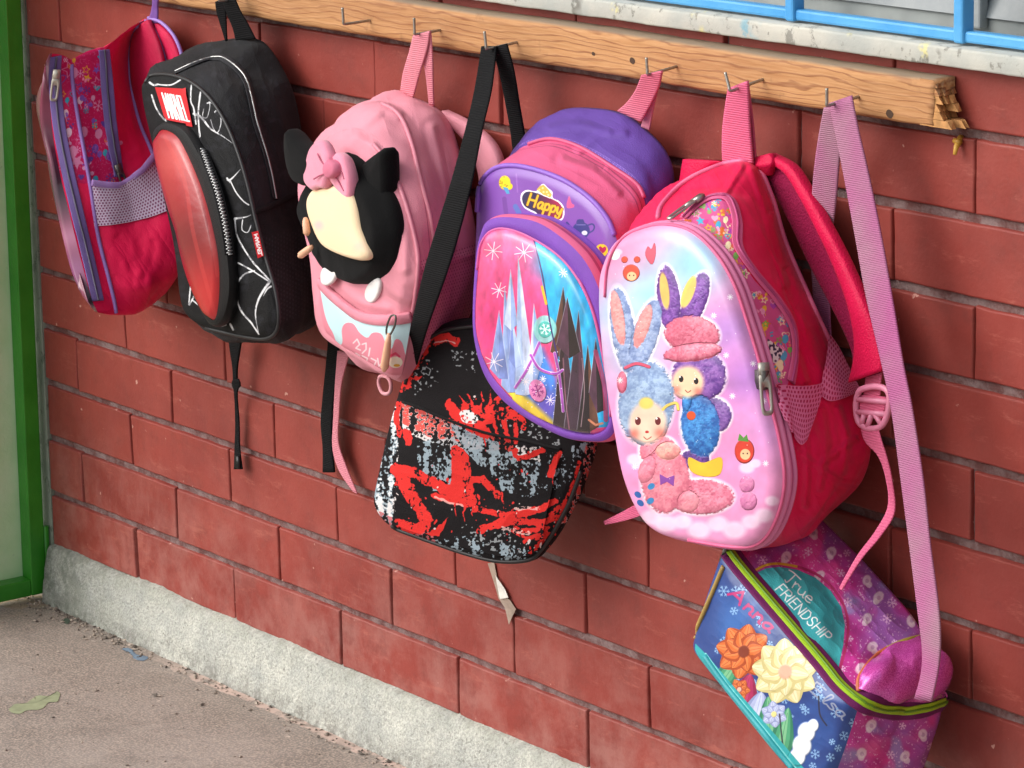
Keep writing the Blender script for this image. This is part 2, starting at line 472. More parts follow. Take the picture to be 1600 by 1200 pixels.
def band(T, name, L, R, ys, m, th=.002, n=40, parent=None, flat=True, plane=None):
    """strap between a left and a right edge; ys: distance from the wall along it"""
    L = smooth(L, n); R = smooth(R, n); yy = np.interp(np.linspace(0, 1, n), np.linspace(0, 1, len(ys)), ys)
    V = []; F = []
    for i in range(n):
        a = at(L[i, 0], L[i, 1], yy[i]); b = at(R[i, 0], R[i, 1], yy[i])
        c = (a+b)/2; view = CC-c; view /= np.linalg.norm(view)
        s = b-a; q = np.cross(s, np.array([0, 0, 1.0])); q = q/max(np.linalg.norm(q), 1e-9)
        if q @ view < 0: q = -q
        for u, v in ((0, .35), (.06, .5), (.3, .62 if th > .005 else .5), (.7, .62 if th > .005 else .5), (.94, .5), (1, .35), (1, -.35), (.94, -.5), (.06, -.5), (0, -.35)):
            V.append(a+s*u+q*v*th)
    for i in range(n-1):
        for k in range(10):
            l = (k+1) % 10; F.append((i*10+k, i*10+l, (i+1)*10+l, (i+1)*10+k))
    F += [tuple(range(10)), tuple(range((n-1)*10, n*10))]
    return part(T, name, V, F, m, parent)
def patch(T, top, bot, nu, nv, off, edge=True, sm=True):
    """grid stuck on the thing's surface between two lines"""
    a = smooth(top, nu, curve=sm); b = smooth(bot, nu, curve=sm); rows = []
    for v in np.linspace(0, 1, nv):
        r = []
        for i in range(nu):
            p, q = T.hit(*(a[i]*(1-v)+b[i]*v)); o = off(i/(nu-1), v) if callable(off) else off
            r.append(p+q*o)
        rows.append(np.array(r))
    G = np.array(rows)
    for _ in range(2):
        G[1:-1, 1:-1] = (G[1:-1, 1:-1]*2+G[:-2, 1:-1]+G[2:, 1:-1]+G[1:-1, :-2]+G[1:-1, 2:])/6
    return Grid(G, False)
def boxVF(c, ax, ay, az):
    c, ax, ay, az = map(np.array, (c, ax, ay, az)); V = [c+sx*ax+sy*ay+sz*az for sz in (-1, 1) for sy in (-1, 1) for sx in (-1, 1)]
    return V, [(0,2,3,1),(4,5,7,6),(0,1,5,4),(2,6,7,3),(0,4,6,2),(1,3,7,5)]
def join(*vf):
    V = []; F = []
    for v, f in vf:
        n = len(V); V += list(v); F += [tuple(i+n for i in q) for q in f]
    return V, F
STEEL = mat('zip_steel', '#b8b4ac', .32, .9, var=.15, vscale=200.0)
DARKSTEEL = mat('dark_steel', '#6e6a66', .4, .8)
def puller(T, top, bot, w, m, parent, off=.004, name='zip_pull'):
    """flat zip pull with a slider, hanging from top to bot (photo points on the thing's surface)"""
    p, q = T.hit(*top); p2, q2 = T.hit(*bot); p = p+q*off; p2 = p2+q*off*.6
    d = p2-p; L = np.linalg.norm(d); d /= L; s = np.cross(d, q); s /= np.linalg.norm(s)
    pts = []; n = 10
    ring = []
    for k in range(24):
        a = 2*math.pi*k/24; c_, s_ = math.cos(a), math.sin(a)
        e = .45
        ring.append(p+d*L*(.5+.5*np.sign(c_)*abs(c_)**e)+s*w/2*np.sign(s_)*abs(s_)**e)
    ring = np.array(ring); c = ring.mean(0); inner = c+(ring-c)*.55+d*L*.12
    V = []; F = []
    for r_, h in ((ring, 0), (ring, .002), (inner, .002), (inner, 0)):
        V += [v+q*h for v in r_]
    for a in range(4):
        b = (a+1) % 4
        for k in range(24):
            l = (k+1) % 24; F.append((a*24+k, a*24+l, b*24+l, b*24+k))
    sl_ = boxVF(p-d*.003, s*w*.42, d*.006, q*.0022)
    V, F = join((V, F), sl_)
    return part(T, name, V, F, m, parent)

# ================================================================== the place
ROW, COLW, ODD = .08, .249066, -.012705
FLOOR_Z = -.157
def nodes_mat(name):
    m = bpy.data.materials.new(name); m.use_nodes = True
    return m, m.node_tree, m.node_tree.nodes['Principled BSDF'], m.node_tree.nodes.new, m.node_tree.links.new
def noise(t, L, tc, scale, detail=5, rough=.55, sock='Object'):
    n = t.nodes.new('ShaderNodeTexNoise'); n.inputs['Scale'].default_value = scale; n.inputs['Detail'].default_value = detail; n.inputs['Roughness'].default_value = rough
    L(tc, n.inputs['Vector']); return n.outputs[0]
def ramp(t, L, src, a, b, c0=0.0, c1=1.0):
    n = t.nodes.new('ShaderNodeMapRange'); n.inputs[1].default_value = a; n.inputs[2].default_value = b; n.inputs[3].default_value = c0; n.inputs[4].default_value = c1
    L(src, n.inputs[0]); return n.outputs[0]
def mixc(t, L, f, a, b):
    n = t.nodes.new('ShaderNodeMix'); n.data_type = 'RGBA'
    if isinstance(f, float): n.inputs[0].default_value = f
    else: L(f, n.inputs[0])
    for s, i in ((a, 6), (b, 7)):
        if isinstance(s, tuple): n.inputs[i].default_value = s
        else: L(s, n.inputs[i])
    return n.outputs[2]
def mul(t, L, a, b, op='MULTIPLY'):
    n = t.nodes.new('ShaderNodeMath'); n.operation = op
    for s, i in ((a, 0), (b, 1)):
        if isinstance(s, (float, int)): n.inputs[i].default_value = s
        else: L(s, n.inputs[i])
    return n.outputs[0]
def bumpn(t, L, h, st, dist, prev=None):
    n = t.nodes.new('ShaderNodeBump'); n.inputs['Strength'].default_value = st; n.inputs['Distance'].default_value = dist
    L(h, n.inputs['Height'])
    if prev is not None: L(prev, n.inputs['Normal'])
    return n.outputs[0]
def geo_pos(t):
    return t.nodes.new('ShaderNodeNewGeometry').outputs['Position']
def sep(t, L, v):
    n = t.nodes.new('ShaderNodeSeparateXYZ'); L(v, n.inputs[0]); return n.outputs

def brick_material():
    m, t, b, N, L = nodes_mat('red_painted_brick'); P = geo_pos(t)
    oi = N('ShaderNodeObjectInfo').outputs['Random']
    c = mixc(t, L, ramp(t, L, noise(t, L, P, 9, 6), .35, .65), lin('#7c332d'), lin('#8d3e36'))
    hv = N('ShaderNodeHueSaturation'); L(c, hv.inputs['Color']); L(ramp(t, L, oi, 0, 1, .96, 1.04), hv.inputs['Value'])
    c = hv.outputs[0]
    # dusty bloom growing towards the ground
    z = sep(t, L, P)[2]
    dust = mul(t, L, ramp(t, L, z, .14, -.08, .03, .42), ramp(t, L, noise(t, L, P, 14, 8, .7), .42, .62))
    c = mixc(t, L, dust, c, lin('#b58d84'))
    blot = ramp(t, L, noise(t, L, P, 4.3, 5, .6), .38, .62)
    c = mixc(t, L, mul(t, L, blot, .32), c, lin('#9c4238'))
    grim = mul(t, L, ramp(t, L, noise(t, L, P, 19, 8, .72), .52, .64), .42)
    c = mixc(t, L, grim, c, lin('#743731'))
    # chips and scuffs
    chip = ramp(t, L, noise(t, L, P, 62, 3), .705, .73)
    c = mixc(t, L, mul(t, L, chip, .7), c, lin('#c99a8c'))
    mp = N('ShaderNodeMapping'); mp.inputs['Scale'].default_value = (1, 1, .22); L(P, mp.inputs[0])
    run = ramp(t, L, noise(t, L, mp.outputs[0], 42, 4), .70, .76)
    c = mixc(t, L, mul(t, L, run, .35), c, lin('#a9685c'))
    mp9 = N('ShaderNodeMapping'); mp9.inputs['Scale'].default_value = (.5, 1, 2.2); mp9.inputs['Rotation'].default_value = (0, .5, 0); L(P, mp9.inputs[0])
    scf = mul(t, L, ramp(t, L, noise(t, L, mp9.outputs[0], 16, 9, .8), .56, .64), .38)
    c = mixc(t, L, scf, c, lin('#b3685a'))
    L(c, b.inputs['Base Color'])
    L(ramp(t, L, noise(t, L, P, 30, 5), .3, .7, .42, .62), b.inputs['Roughness'])
    b.inputs['Specular IOR Level'].default_value = .28
    h = bumpn(t, L, noise(t, L, P, 26, 4), .35, .004); h = bumpn(t, L, noise(t, L, P, 260, 4), .22, .0012, h)
    h = bumpn(t, L, chip, -.3, .001, h); L(h, b.inputs['Normal'])
    return m
def mortar_material():
    m, t, b, N, L = nodes_mat('dirty_mortar'); P = geo_pos(t)
    c = mixc(t, L, ramp(t, L, noise(t, L, P, 40, 6, .7), .4, .6), lin('#65413e'), lin('#85706e'))
    L(c, b.inputs['Base Color']); b.inputs['Roughness'].default_value = .95
    L(bumpn(t, L, noise(t, L, P, 160, 6, .7), .7, .003), b.inputs['Normal'])
    return m
BRICK, MORTAR = brick_material(), mortar_material()
X_END = -.232
wall = Thing('brick_wall', 'red painted brick wall the school bags hang on, with a white plaster foot', 'wall', (.7, 0, FLOOR_Z))
def brick_mesh(wd, ht, seed):
    r = random.Random(seed); nx, nz = 8, 4; V = []; F = []
    bev = .0013; d = .02
    xs = [-wd/2, -wd/2+bev, -wd/2+2*bev]+list(np.linspace(-wd/2+.02, wd/2-.02, nx))+[wd/2-2*bev, wd/2-bev, wd/2]
    zs = [-ht/2, -ht/2+bev, -ht/2+2*bev]+list(np.linspace(-ht/2+.012, ht/2-.012, nz))+[ht/2-2*bev, ht/2-bev, ht/2]
    def nz_(x, z): return .0011*mnoise.noise(Vector((x*14+seed*3.1, z*14, seed)))
    def ed(a, s): return .0012*mnoise.noise(Vector((a*45, s*7.7, seed*1.7)))
    for j, z in enumerate(zs):
        for i, x in enumerate(xs):
            y = nz_(x, z)
            if i in (0, len(xs)-1) or j in (0, len(zs)-1): y += bev*1.2
            xx = x+(ed(z, 1) if i < 3 else ed(z, 2) if i > len(xs)-4 else 0)
            zz = z+(ed(x, 3) if j < 3 else ed(x, 4) if j > len(zs)-4 else 0)
            V.append((xx, y, zz))
    n = len(xs)
    for j in range(len(zs)-1):
        for i in range(n-1): F.append((j*n+i, j*n+i+1, (j+1)*n+i+1, (j+1)*n+i))
    rim = [i for i in range(n)]+[j*n+n-1 for j in range(1, len(zs))]+[(len(zs)-1)*n+i for i in range(n-2, -1, -1)]+[j*n for j in range(len(zs)-2, 0, -1)]
    k = len(V)
    for i in rim: V.append((V[i][0], d, V[i][2]))
    for q in range(len(rim)):
        p = (q+1) % len(rim); F.append((rim[p], rim[q], k+q, k+p))
    me = bpy.data.meshes.new('brick'); me.from_pydata(V, [], F); me.materials.append(BRICK)
    me.polygons.foreach_set('use_smooth', [True]*len(me.polygons))
    return me
full = [brick_mesh(COLW-.0038, ROW-.0095, s) for s in range(8)]
cut = {}
for r in range(0, 20):                       # course r lies between joint r-1 and joint r
    z0 = (r-1)*ROW+.0; z1 = r*ROW
    for c in range(-2, 11):
        xa = c*COLW+(ODD+.5*COLW-COLW if r % 2 else 0); xb = xa+COLW
        if xb < X_END+.02: continue
        if r >= 11 and xa > .40: continue
        if r >= 11 and xb > .437:
            key = (round(.437-xa, 3), 5)
            if key not in cut: cut[key] = brick_mesh(.437-xa-.004, ROW-.0095, 40+len(cut))
            me = cut[key]; xc = (xa+.437)/2
        elif xa < X_END:
            key = (round(xb-X_END, 3), r % 2)
            if key not in cut: cut[key] = brick_mesh(xb-X_END-.005, ROW-.0095, 20+len(cut))
            me = cut[key]; xc = (xb+X_END)/2
        else: me = full[RNG.randrange(8)]; xc = (xa+xb)/2
        o = bpy.data.objects.new('brick', me); COL.objects.link(o); o.parent = wall.o
        o.location = np.array((xc+RNG.uniform(-.0012, .0012), RNG.uniform(-.0012, .0012), (z0+z1)/2+RNG.uniform(-.0008, .0008)))-wall.loc
        o.rotation_euler = (0, RNG.uniform(-.003, .003), RNG.uniform(-.003, .003))
# mortar bed behind the bricks, tooled back, lumpy
nx, nz = 420, 150; V = []; F = []
for j in range(nz):
    for i in range(nx):
        x = X_END+(2.55-X_END)*i/(nx-1); z = -.16+.955*j/(nz-1)
        V.append((x, .0058+.0018*mnoise.noise(Vector((x*60, 1, z*60))), z))
for j in range(nz-1):
    for i in range(nx-1): F.append((j*nx+i, j*nx+i+1, (j+1)*nx+i+1, (j+1)*nx+i))
part(wall, 'mortar', V, F, MORTAR)
V, F = boxVF(((2.55+X_END)/2, .10, .315), ((2.55-X_END)/2, 0, 0), (0, .088, 0), (0, 0, .475)); part(wall, 'wall_core', V, F, MORTAR, smooth_shade=False)

V, F = boxVF(((.438+X_END)/2, .0965, 1.176), ((.438-X_END)/2, 0, 0), (0, .0895, 0), (0, 0, .386)); part(wall, 'wall_core', V, F, MORTAR, smooth_shade=False)
# plaster foot
m, t, b, N, L = nodes_mat('rough_white_plaster'); P = geo_pos(t); s = sep(t, L, P)
c = mixc(t, L, ramp(t, L, noise(t, L, P, 22, 8, .7), .35, .65), lin('#aeb0aa'), lin('#cfcfc4'))
top = mul(t, L, ramp(t, L, s[2], -.098, -.072), ramp(t, L, noise(t, L, P, 38, 8, .75), .38, .6))
c = mixc(t, L, mul(t, L, top, .65), c, lin('#8d9080'))
bot = mul(t, L, ramp(t, L, s[2], -.122, -.157), ramp(t, L, noise(t, L, P, 60, 8, .75), .42, .6))
c = mixc(t, L, mul(t, L, bot, .85), c, lin('#6f6a63'))
lf = mul(t, L, ramp(t, L, s[0], .06, -.22), ramp(t, L, noise(t, L, P, 23, 9, .85), .40, .56))
c = mixc(t, L, mul(t, L, lf, .85), c, lin('#5d675a'))
c = mixc(t, L, ramp(t, L, noise(t, L, P, 310, 3), .44, .58, 0, .42), c, lin('#83857f'))
c = mixc(t, L, mul(t, L, ramp(t, L, noise(t, L, P, 170, 5), .60, .68), .55), c, lin('#74726b'))
L(c, b.inputs['Base Color']); b.inputs['Roughness'].default_value = .92
h = bumpn(t, L, noise(t, L, P, 150, 8, .7), .5, .004); h = bumpn(t, L, noise(t, L, P, 330, 4), .9, .0026, h); L(h, b.inputs['Normal'])
nx, nz = 900, 26; V = []; F = []
for j in range(nz):
    for i in range(nx):
        x = X_END+(2.5-X_END)*i/(nx-1); q = j/(nz-1)
        topz = -.0725+.0045*mnoise.noise(Vector((x*9, 0, 0)))+.0018*mnoise.noise(Vector((x*70, 2, 0)))
        z = (FLOOR_Z-.01)*(1-q)+topz*q
        y = -.004-.017*(1-q)**.8-.004*(1-max(0, (q-.85)/.15)**2)*1.0
        y += .0016*fbm3((x, 4, z), 24)+.0010*fbm3((x, 9, z), 140, 2)
        if j == nz-1: y = .004
        V.append((x, y, z))
for j in range(nz-1):
    for i in range(nx-1): F.append((j*nx+i, j*nx+i+1, (j+1)*nx+i+1, (j+1)*nx+i))
part(wall, 'plaster_foot', V, F, m)

# floor
m, t, b, N, L = nodes_mat('worn_concrete'); P = geo_pos(t); s = sep(t, L, P)
c = mixc(t, L, ramp(t, L, noise(t, L, P, 5, 8, .65), .35, .65), lin('#7d746c'), lin('#999089'))
c = mixc(t, L, ramp(t, L, noise(t, L, P, 330, 3), .45, .60, 0, .7), c, lin('#bfae9f'))
c = mixc(t, L, ramp(t, L, noise(t, L, P, 150, 4), .60, .70, 0, .55), c, lin('#6e615a'))
# pale pink line of old paint along the wall, broken
yn = mul(t, L, s[1], mul(t, L, noise(t, L, P, 28, 5), .035), 'ADD')
ln = mul(t, L, ramp(t, L, yn, -.0225, -.0205, 0, 1), ramp(t, L, noise(t, L, P, 35, 6), .36, .46))
c = mixc(t, L, mul(t, L, mul(t, L, ln, ramp(t, L, s[0], .05, .25)), .95), c, lin('#d6bbae'))
# darker grime in the corner by the door and along the foot
gr = mul(t, L, ramp(t, L, s[1], -.16, -.02), ramp(t, L, noise(t, L, P, 12, 8, .75), .35, .62))
c = mixc(t, L, mul(t, L, gr, .32), c, lin('#6b6660'))
og = mul(t, L, ramp(t, L, s[0], -.19, -.27), ramp(t, L, noise(t, L, P, 30, 6), .42, .56))
c = mixc(t, L, mul(t, L, og, .6), c, lin('#a98a4a'))
st_ = mul(t, L, ramp(t, L, noise(t, L, P, 7.5, 9, .72), .53, .66), .40); c = mixc(t, L, st_, c, lin('#635a53'))
spk = ramp(t, L, noise(t, L, P, 55, 2), .735, .75); c = mixc(t, L, mul(t, L, spk, .7), c, lin('#d5c3b4'))
L(c, b.inputs['Base Color']); b.inputs['Roughness'].default_value = .82
h = bumpn(t, L, noise(t, L, P, 140, 6, .7), .4, .002); h = bumpn(t, L, noise(t, L, P, 700, 3), .35, .0008, h); L(h, b.inputs['Normal'])
V = []; F = []; xs = [-60, -12, -3]+list(np.linspace(-1, 3, 60))+[6, 14, 60]; ys = [-90, -20, -6]+list(np.linspace(-2.5, .05, 50))+[.3, 6, 30, 90]
for y in ys:
    for x in xs: V.append((x, y, FLOOR_Z+(.0004*mnoise.noise(Vector((x*5, y*5, 0))) if -1 < x < 3 and y > -2.5 else 0)))
n = len(xs); F = [(j*n+i, j*n+i+1, (j+1)*n+i+1, (j+1)*n+i) for j in range(len(ys)-1) for i in range(n-1)]
floor = link('floor', V, F, m); floor['kind'] = 'structure'
def splash(pts, col):
    P = [atz(x, y, FLOOR_Z+.0007) for x, y in smooth(pts, 120, True)]
    P = [p+np.array([.001*fbm3(p, 60)+.0010*fbm3(p, 260), .0015*fbm3(p+3, 60)+.0016*fbm3(p+5, 260), 0]) for p in P]
    c = np.mean(P, 0); V = [c]+P; F = [(0, 1+i, 1+(i+1) % len(P)) for i in range(len(P))]
    return link('paint_stain', V, F, M(col, .8, var=.25, vscale=60.0), floor)
splash([(14, 1111), (24, 1100), (40, 1099), (58, 1087), (76, 1087), (92, 1080), (91, 1095), (74, 1098), (64, 1108), (42, 1110), (30, 1115)], '#99a07e')
splash([(190, 1014), (203, 1013), (212, 1022), (230, 1026), (226, 1032), (212, 1030), (205, 1022)], '#73879a')
splash([(97, 970), (106, 966), (110, 971), (103, 975)], '#4d5a4c')

# grit swept against the wall and crumbs over the floor: nobody could count it
r_ = random.Random(3); vf = []
for i in range(900):
    x = r_.uniform(-.3, .95) if i < 620 else r_.uniform(-.3, 1.2); y = -.024-abs(r_.gauss(0, .014)) if i < 620 else r_.uniform(-.75, -.03)
    if i < 160: x = r_.uniform(-.24, -.02)
    q = abs(r_.gauss(0, .0011))+.0005; p = np.array([x, y, FLOOR_Z+q*.4]); a = r_.uniform(0, 3)
    ax = np.array([math.cos(a), math.sin(a), 0])*q*r_.uniform(.8, 2.2); ay = np.array([-math.sin(a), math.cos(a), 0])*q
    V = [p-ax, p+ax*.9, p+ay, p-ay*.8, p+np.array([0, 0, q*.8]), p-np.array([0, 0, q*.5])]
    vf.append((V, [(0,3,4),(3,1,4),(1,2,4),(2,0,4),(3,0,5),(1,3,5),(2,1,5),(0,2,5)]))
V, F = join(*vf)
m, t, b, N, L = nodes_mat('grit'); c = mixc(t, L, ramp(t, L, noise(t, L, geo_pos(t), 90, 2), .4, .6), lin('#5d554e'), lin('#b9ab9c')); L(c, b.inputs['Base Color']); b.inputs['Roughness'].default_value = .95
grit = link('grit', V, F, m, smooth_shade=False, kind='stuff')

# ------------------------------------------------------------------ coat board
m, t, b, N, L = nodes_mat('pine_board'); P = geo_pos(t)
mp = N('ShaderNodeMapping'); mp.inputs['Scale'].default_value = (1.0, 6, 9); L(P, mp.inputs[0])
dist = noise(t, L, mp.outputs[0], 3.0, 4)
wv = N('ShaderNodeTexWave'); wv.wave_type = 'BANDS'; wv.bands_direction = 'Z'; wv.inputs['Scale'].default_value = 3.0; wv.inputs['Distortion'].default_value = 14; wv.inputs['Detail'].default_value = 3; wv.inputs['Detail Scale'].default_value = .8
mp2 = N('ShaderNodeMapping'); mp2.inputs['Scale'].default_value = (3.0, 9, 15); L(P, mp2.inputs[0]); L(mp2.outputs[0], wv.inputs['Vector'])
g = ramp(t, L, wv.outputs[1] if len(wv.outputs) > 1 else wv.outputs[0], .72, 1.0)
c = mixc(t, L, ramp(t, L, dist, .35, .65), lin('#99653c'), lin('#b58251'))
c = mixc(t, L, mul(t, L, mul(t, L, g, .85), ramp(t, L, noise(t, L, P, 7, 3), .38, .6, .3, 1)), c, lin('#804a28'))
mp3 = N('ShaderNodeMapping'); mp3.inputs['Scale'].default_value = (14, 200, 260); L(P, mp3.inputs[0])
fib = noise(t, L, mp3.outputs[0], 1.6, 4); c = mixc(t, L, ramp(t, L, fib, .35, .7, 0, .35), c, lin('#d9ab7a'))
up = N('ShaderNodeNewGeometry').outputs['Normal']
tp = ramp(t, L, sep(t, L, up)[2], .5, .9)
c = mixc(t, L, mul(t, L, tp, .9), c, lin('#7d705f'))
c = mixc(t, L, mul(t, L, ramp(t, L, noise(t, L, P, 26, 6), .66, .76), .5), c, lin('#6d4a30'))
L(c, b.inputs['Base Color']); b.inputs['Roughness'].default_value = .75
L(bumpn(t, L, fib, .35, .0012, bumpn(t, L, g, .25, .0012)), b.inputs['Normal'])
WOOD = m
board = Thing('coat_board', 'rough pine board along the wall with bent nails, splintered at one end', 'board', (.9, 0, .73))
BY = -.028; ZB, ZT = .7265, .7725
V = []; F = []; nx = 260; xs = np.linspace(-.3, 1.578, nx)
prof = [(-.001, ZB), (BY+.003, ZB), (BY, ZB+.003)]+[(BY, ZB+.003+(ZT-ZB-.007)*k/8) for k in range(1, 8)]+[(BY, ZT-.004), (BY+.004, ZT), (-.001, ZT)]
for i, x in enumerate(xs):
    for k, (y, z) in enumerate(prof):
        dz = .0012*mnoise.noise(Vector((x*5, 0, z*3)))+.0006*mnoise.noise(Vector((x*40, 0, z*20)))
        xx = x
        if i > nx-3: xx += .006*mnoise.noise(Vector((0, y*120, z*120)))
        V.append((xx, y+.0006*mnoise.noise(Vector((x*12, y*30, z*120))), z+dz))
n = len(prof)
for i in range(nx-1):
    for k in range(n-1): F.append((i*n+k, i*n+k+1, (i+1)*n+k+1, (i+1)*n+k))
F.append(tuple((nx-1)*n+k for k in range(n)))
part(board, 'plank', V, F, WOOD)
SPL = M('#bd8a54', .85, bump=.5, bscale=300.0, var=.3, vscale=120.0)
def splinter(x0, x1, y0, y1, z0, z1, x1b):
    V = [(x0,y0,z0),(x0,y1,z0),(x0,y1,z1),(x0,y0,z1),(x1,y0,z0),(x1b,y1,z0),(x1b-.004,y1,z1),(x1-.006,y0,z1)]
    F = [(0,1,2,3),(4,7,6,5),(0,4,5,1),(1,5,6,2),(2,6,7,3),(3,7,4,0)]
    return part(board, 'splinter', V, F, SPL if z1 < .76 else WOOD, smooth_shade=False)
rs = random.Random(11)
for a in range(4):
    for c_ in range(6):
        y0 = BY+.0008+a*.0066; z0 = ZB+.0006+c_*.0074; ln_ = .004+.022*max(0, 1-abs(c_-1.6)/3.2)*rs.random()+(.014 if c_ == 0 else 0)+.006*rs.random()
        if c_ == 5: ln_ = .003+.004*rs.random()
        splinter(1.56, 1.577+ln_, y0, y0+.0062, z0, z0+.0070, 1.577+ln_*rs.uniform(.45, 1.0))
NAIL = mat('galvanised_nail', '#a39d94', .38, .85, var=.2, vscale=300.0)
def nail(base, bend, tip):
    p0 = at(base[0], base[1], BY); 
    # the bend stands straight out from the board: find the distance that meets the sight line
    best = min(np.linspace(-.035, -.10, 66), key=lambda y: abs(at(bend[0], bend[1], y)[0]-p0[0]))
    p1 = at(bend[0], bend[1], best); p2 = at(tip[0], tip[1], best)
    pts = [p0-(p1-p0)*.2, p0, p0*.5+p1*.5, p0*.15+p1*.85, p1*.97+p2*.03, p1*.8+p2*.2, p1*.4+p2*.6, p2]
    V, F = tube(smooth(pts, 40), .0016, 8)
    h = p0+np.array([0, -.0004, 0])
    part(board, 'nail', V, F, NAIL)
    return p0, p1, p2
NAILS = [nail(*a) for a in [((283, -22), (243, -14), (243, -38)), ((384, -4), (343, 2), (340, -22)), ((578, 32), (537, 38), (535, 12)), ((688, 47), (648, 54), (647, 28)),
         ((808, 66), (760, 77), (757, 49)), ((1057, 104), (1012, 117), (1010, 90)), ((1192, 124), (1141, 143), (1133, 113)), ((1342, 151), (1292, 166), (1292, 138))]]
for (x, y, r) in ((927, 84, .0022), (988, 95, .0035), (1390, 178, .004)):
    c = at(x, y, BY-.0004); V = [c]+[c+np.array([r*1.3*math.cos(a), 0, r*math.sin(a)*(1+.12*math.sin(2*a+r*900))]) for a in np.linspace(0, 2*math.pi, 14, endpoint=False)]
    part(board, 'knot', V, [(0, 1+i, 1+(i+1) % 14) for i in range(14)], M('#4a3526', .9))

# ------------------------------------------------------------------ window above the board
def peel(name, c0, c1, c2, rough=.5, th=.66, stains=False):
    m, t, b, N, L = nodes_mat(name); P = geo_pos(t)
    c = mixc(t, L, ramp(t, L, noise(t, L, P, 18, 6), .35, .65), lin(c0), lin(c1))
    c = mixc(t, L, mul(t, L, ramp(t, L, noise(t, L, P, 48, 7, .7), th, th+.05), .8), c, lin(c2))
    if stains:
        for sc_, a_, col_ in ((11.3, .64, '#5f9fb4'), (13.7, .645, '#d8cf8a'), (17.1, .64, '#5c5a52'), (9.1, .66, '#a98c80')):
            c = mixc(t, L, mul(t, L, mul(t, L, ramp(t, L, noise(t, L, P, sc_, 2), a_, a_+.05), ramp(t, L, noise(t, L, P, 90, 6), .45, .55)), .75), c, lin(col_))
    L(c, b.inputs['Base Color']); b.inputs['Roughness'].default_value = rough
    L(bumpn(t, L, noise(t, L, P, 60, 6, .7), .35, .003), b.inputs['Normal'])
    return m
win = Thing('window', 'window with flaking white sill, sky blue bars and grey glass louvres', 'window', (1.4, 0, .79)); win.o['kind'] = 'thing'
SILLM = peel('flaking_white_paint', '#bdbbb0', '#a6a9a3', '#78776f', .6, .57, True)
V = []; F = []; nx = 260
prof = [(.02, .7835), (-.0165, .7835), (-.0174, .7842), (-.0178, .7856), (-.0178, .7995), (-.0174, .8012), (-.0162, .8022), (.06, .8040)]
for i, x in enumerate(np.linspace(.45, 2.55, nx)):
    for y, z in prof:
        V.append((x, y+.0007*fbm3((x, y, z), 45), z+.0006*fbm3((x, 3, z), 18)+.0003*fbm3((x, 8, z), 90)))
n = len(prof)
for i in range(nx-1):
    for k in range(n-1): F.append((i*n+k, i*n+k+1, (i+1)*n+k+1, (i+1)*n+k))
part(win, 'sill', V, F, SILLM)
BLUE = peel('sky_blue_enamel', '#3f93cf', '#55a4d8', '#a9c3d0', .4, .68)
def bar(name, x0, x1, y0, y1, z0, z1, m, parent=None):
    c = ((x0+x1)/2, (y0+y1)/2, (z0+z1)/2)
    V, F = boxVF(c, ((x1-x0)/2, 0, 0), (0, (y1-y0)/2, 0), (0, 0, (z1-z0)/2))
    o = part(win, name, V, F, m, smooth_shade=False)
    bv = o.modifiers.new('bevel', 'BEVEL'); bv.width = .0025; bv.segments = 2
    return o
bar('bottom_rail', .46, 2.55, -.004, .010, .8055, .8165, BLUE)
for px, y in ((1234, 10), (1498, 40)):
    x = at(px, y, -.006)[0]
    bar('bar', x-.0065, x+.0065, -.0075, .0085, .8045, 1.20, BLUE)
for x in (.62, .83, 1.055): bar('bar', x-.0065, x+.0065, -.0075, .0085, .8045, 1.20, BLUE)
for x in (1.86, 2.08, 2.3): bar('bar', x-.0065, x+.0065, -.0075, .0085, .8045, 1.20, BLUE)
GL, t, b, N, L = nodes_mat('dusty_louvre_glass'); P = geo_pos(t)
c = mixc(t, L, ramp(t, L, noise(t, L, P, 12, 7, .7), .35, .7), lin('#6f7679'), lin('#8d9190')); L(c, b.inputs['Base Color']); b.inputs['Roughness'].default_value = .28
bar('inner_sill', .46, 2.55, .05, .07, .806, .822, M('#8f9492', .6, var=.2))
for k in range(5):
    z = .826+.072*k
    V, F = boxVF((1.5, .062, z+.036), (1.045, 0, 0), (0, .0025, .0004), (0, .014, .039))
    part(win, 'glass_louvre', V, F, GL, smooth_shade=False)
FR = peel('window_frame_grey', '#9fa3a2', '#8b9090', '#6d6d69', .5)
for x in (.97, 1.56, 2.12): bar('mullion', x-.012, x+.012, .038, .05, .812, 1.2, FR)
bar('jamb', .44, .46, -.008, .09, .812, 1.2, FR)
V, F = boxVF((1.5, .2, 1.0), (1.06, 0, 0), (0, .004, 0), (0, 0, .204)); part(win, 'dark_interior', V, F, M('#4b4f52', .9), smooth_shade=False)

# ------------------------------------------------------------------ green metal door, swung out from the wall
GREEN = peel('green_gloss_enamel', '#2f8a22', '#3c982c', '#57a84a', .32, .74)
PALE = peel('pale_green_panel', '#c0e8b6', '#d2f0c8', '#9dbb9c', .45, .66)
_door = 0
door = Thing('metal_door', 'green framed metal door with pale green panel at the end of the wall', 'door', (-.27, -.03, FLOOR_Z)); door.o['kind'] = 'thing'
def dbox(name, x0, x1, y0, y1, z0, z1, m, bev=.002):
    V, F = boxVF(((x0+x1)/2, (y0+y1)/2, (z0+z1)/2), ((x1-x0)/2, 0, 0), (0, (y1-y0)/2, 0), (0, 0, (z1-z0)/2))
    o = part(door, name, V, F, m, smooth_shade=False); bv = o.modifiers.new('bevel', 'BEVEL'); bv.width = bev; bv.segments = 3
    return o
DX = -.2415; DB = FLOOR_Z+.010
dbox('stile', DX-.026, DX, -.034, -.010, DB, 1.3, GREEN)
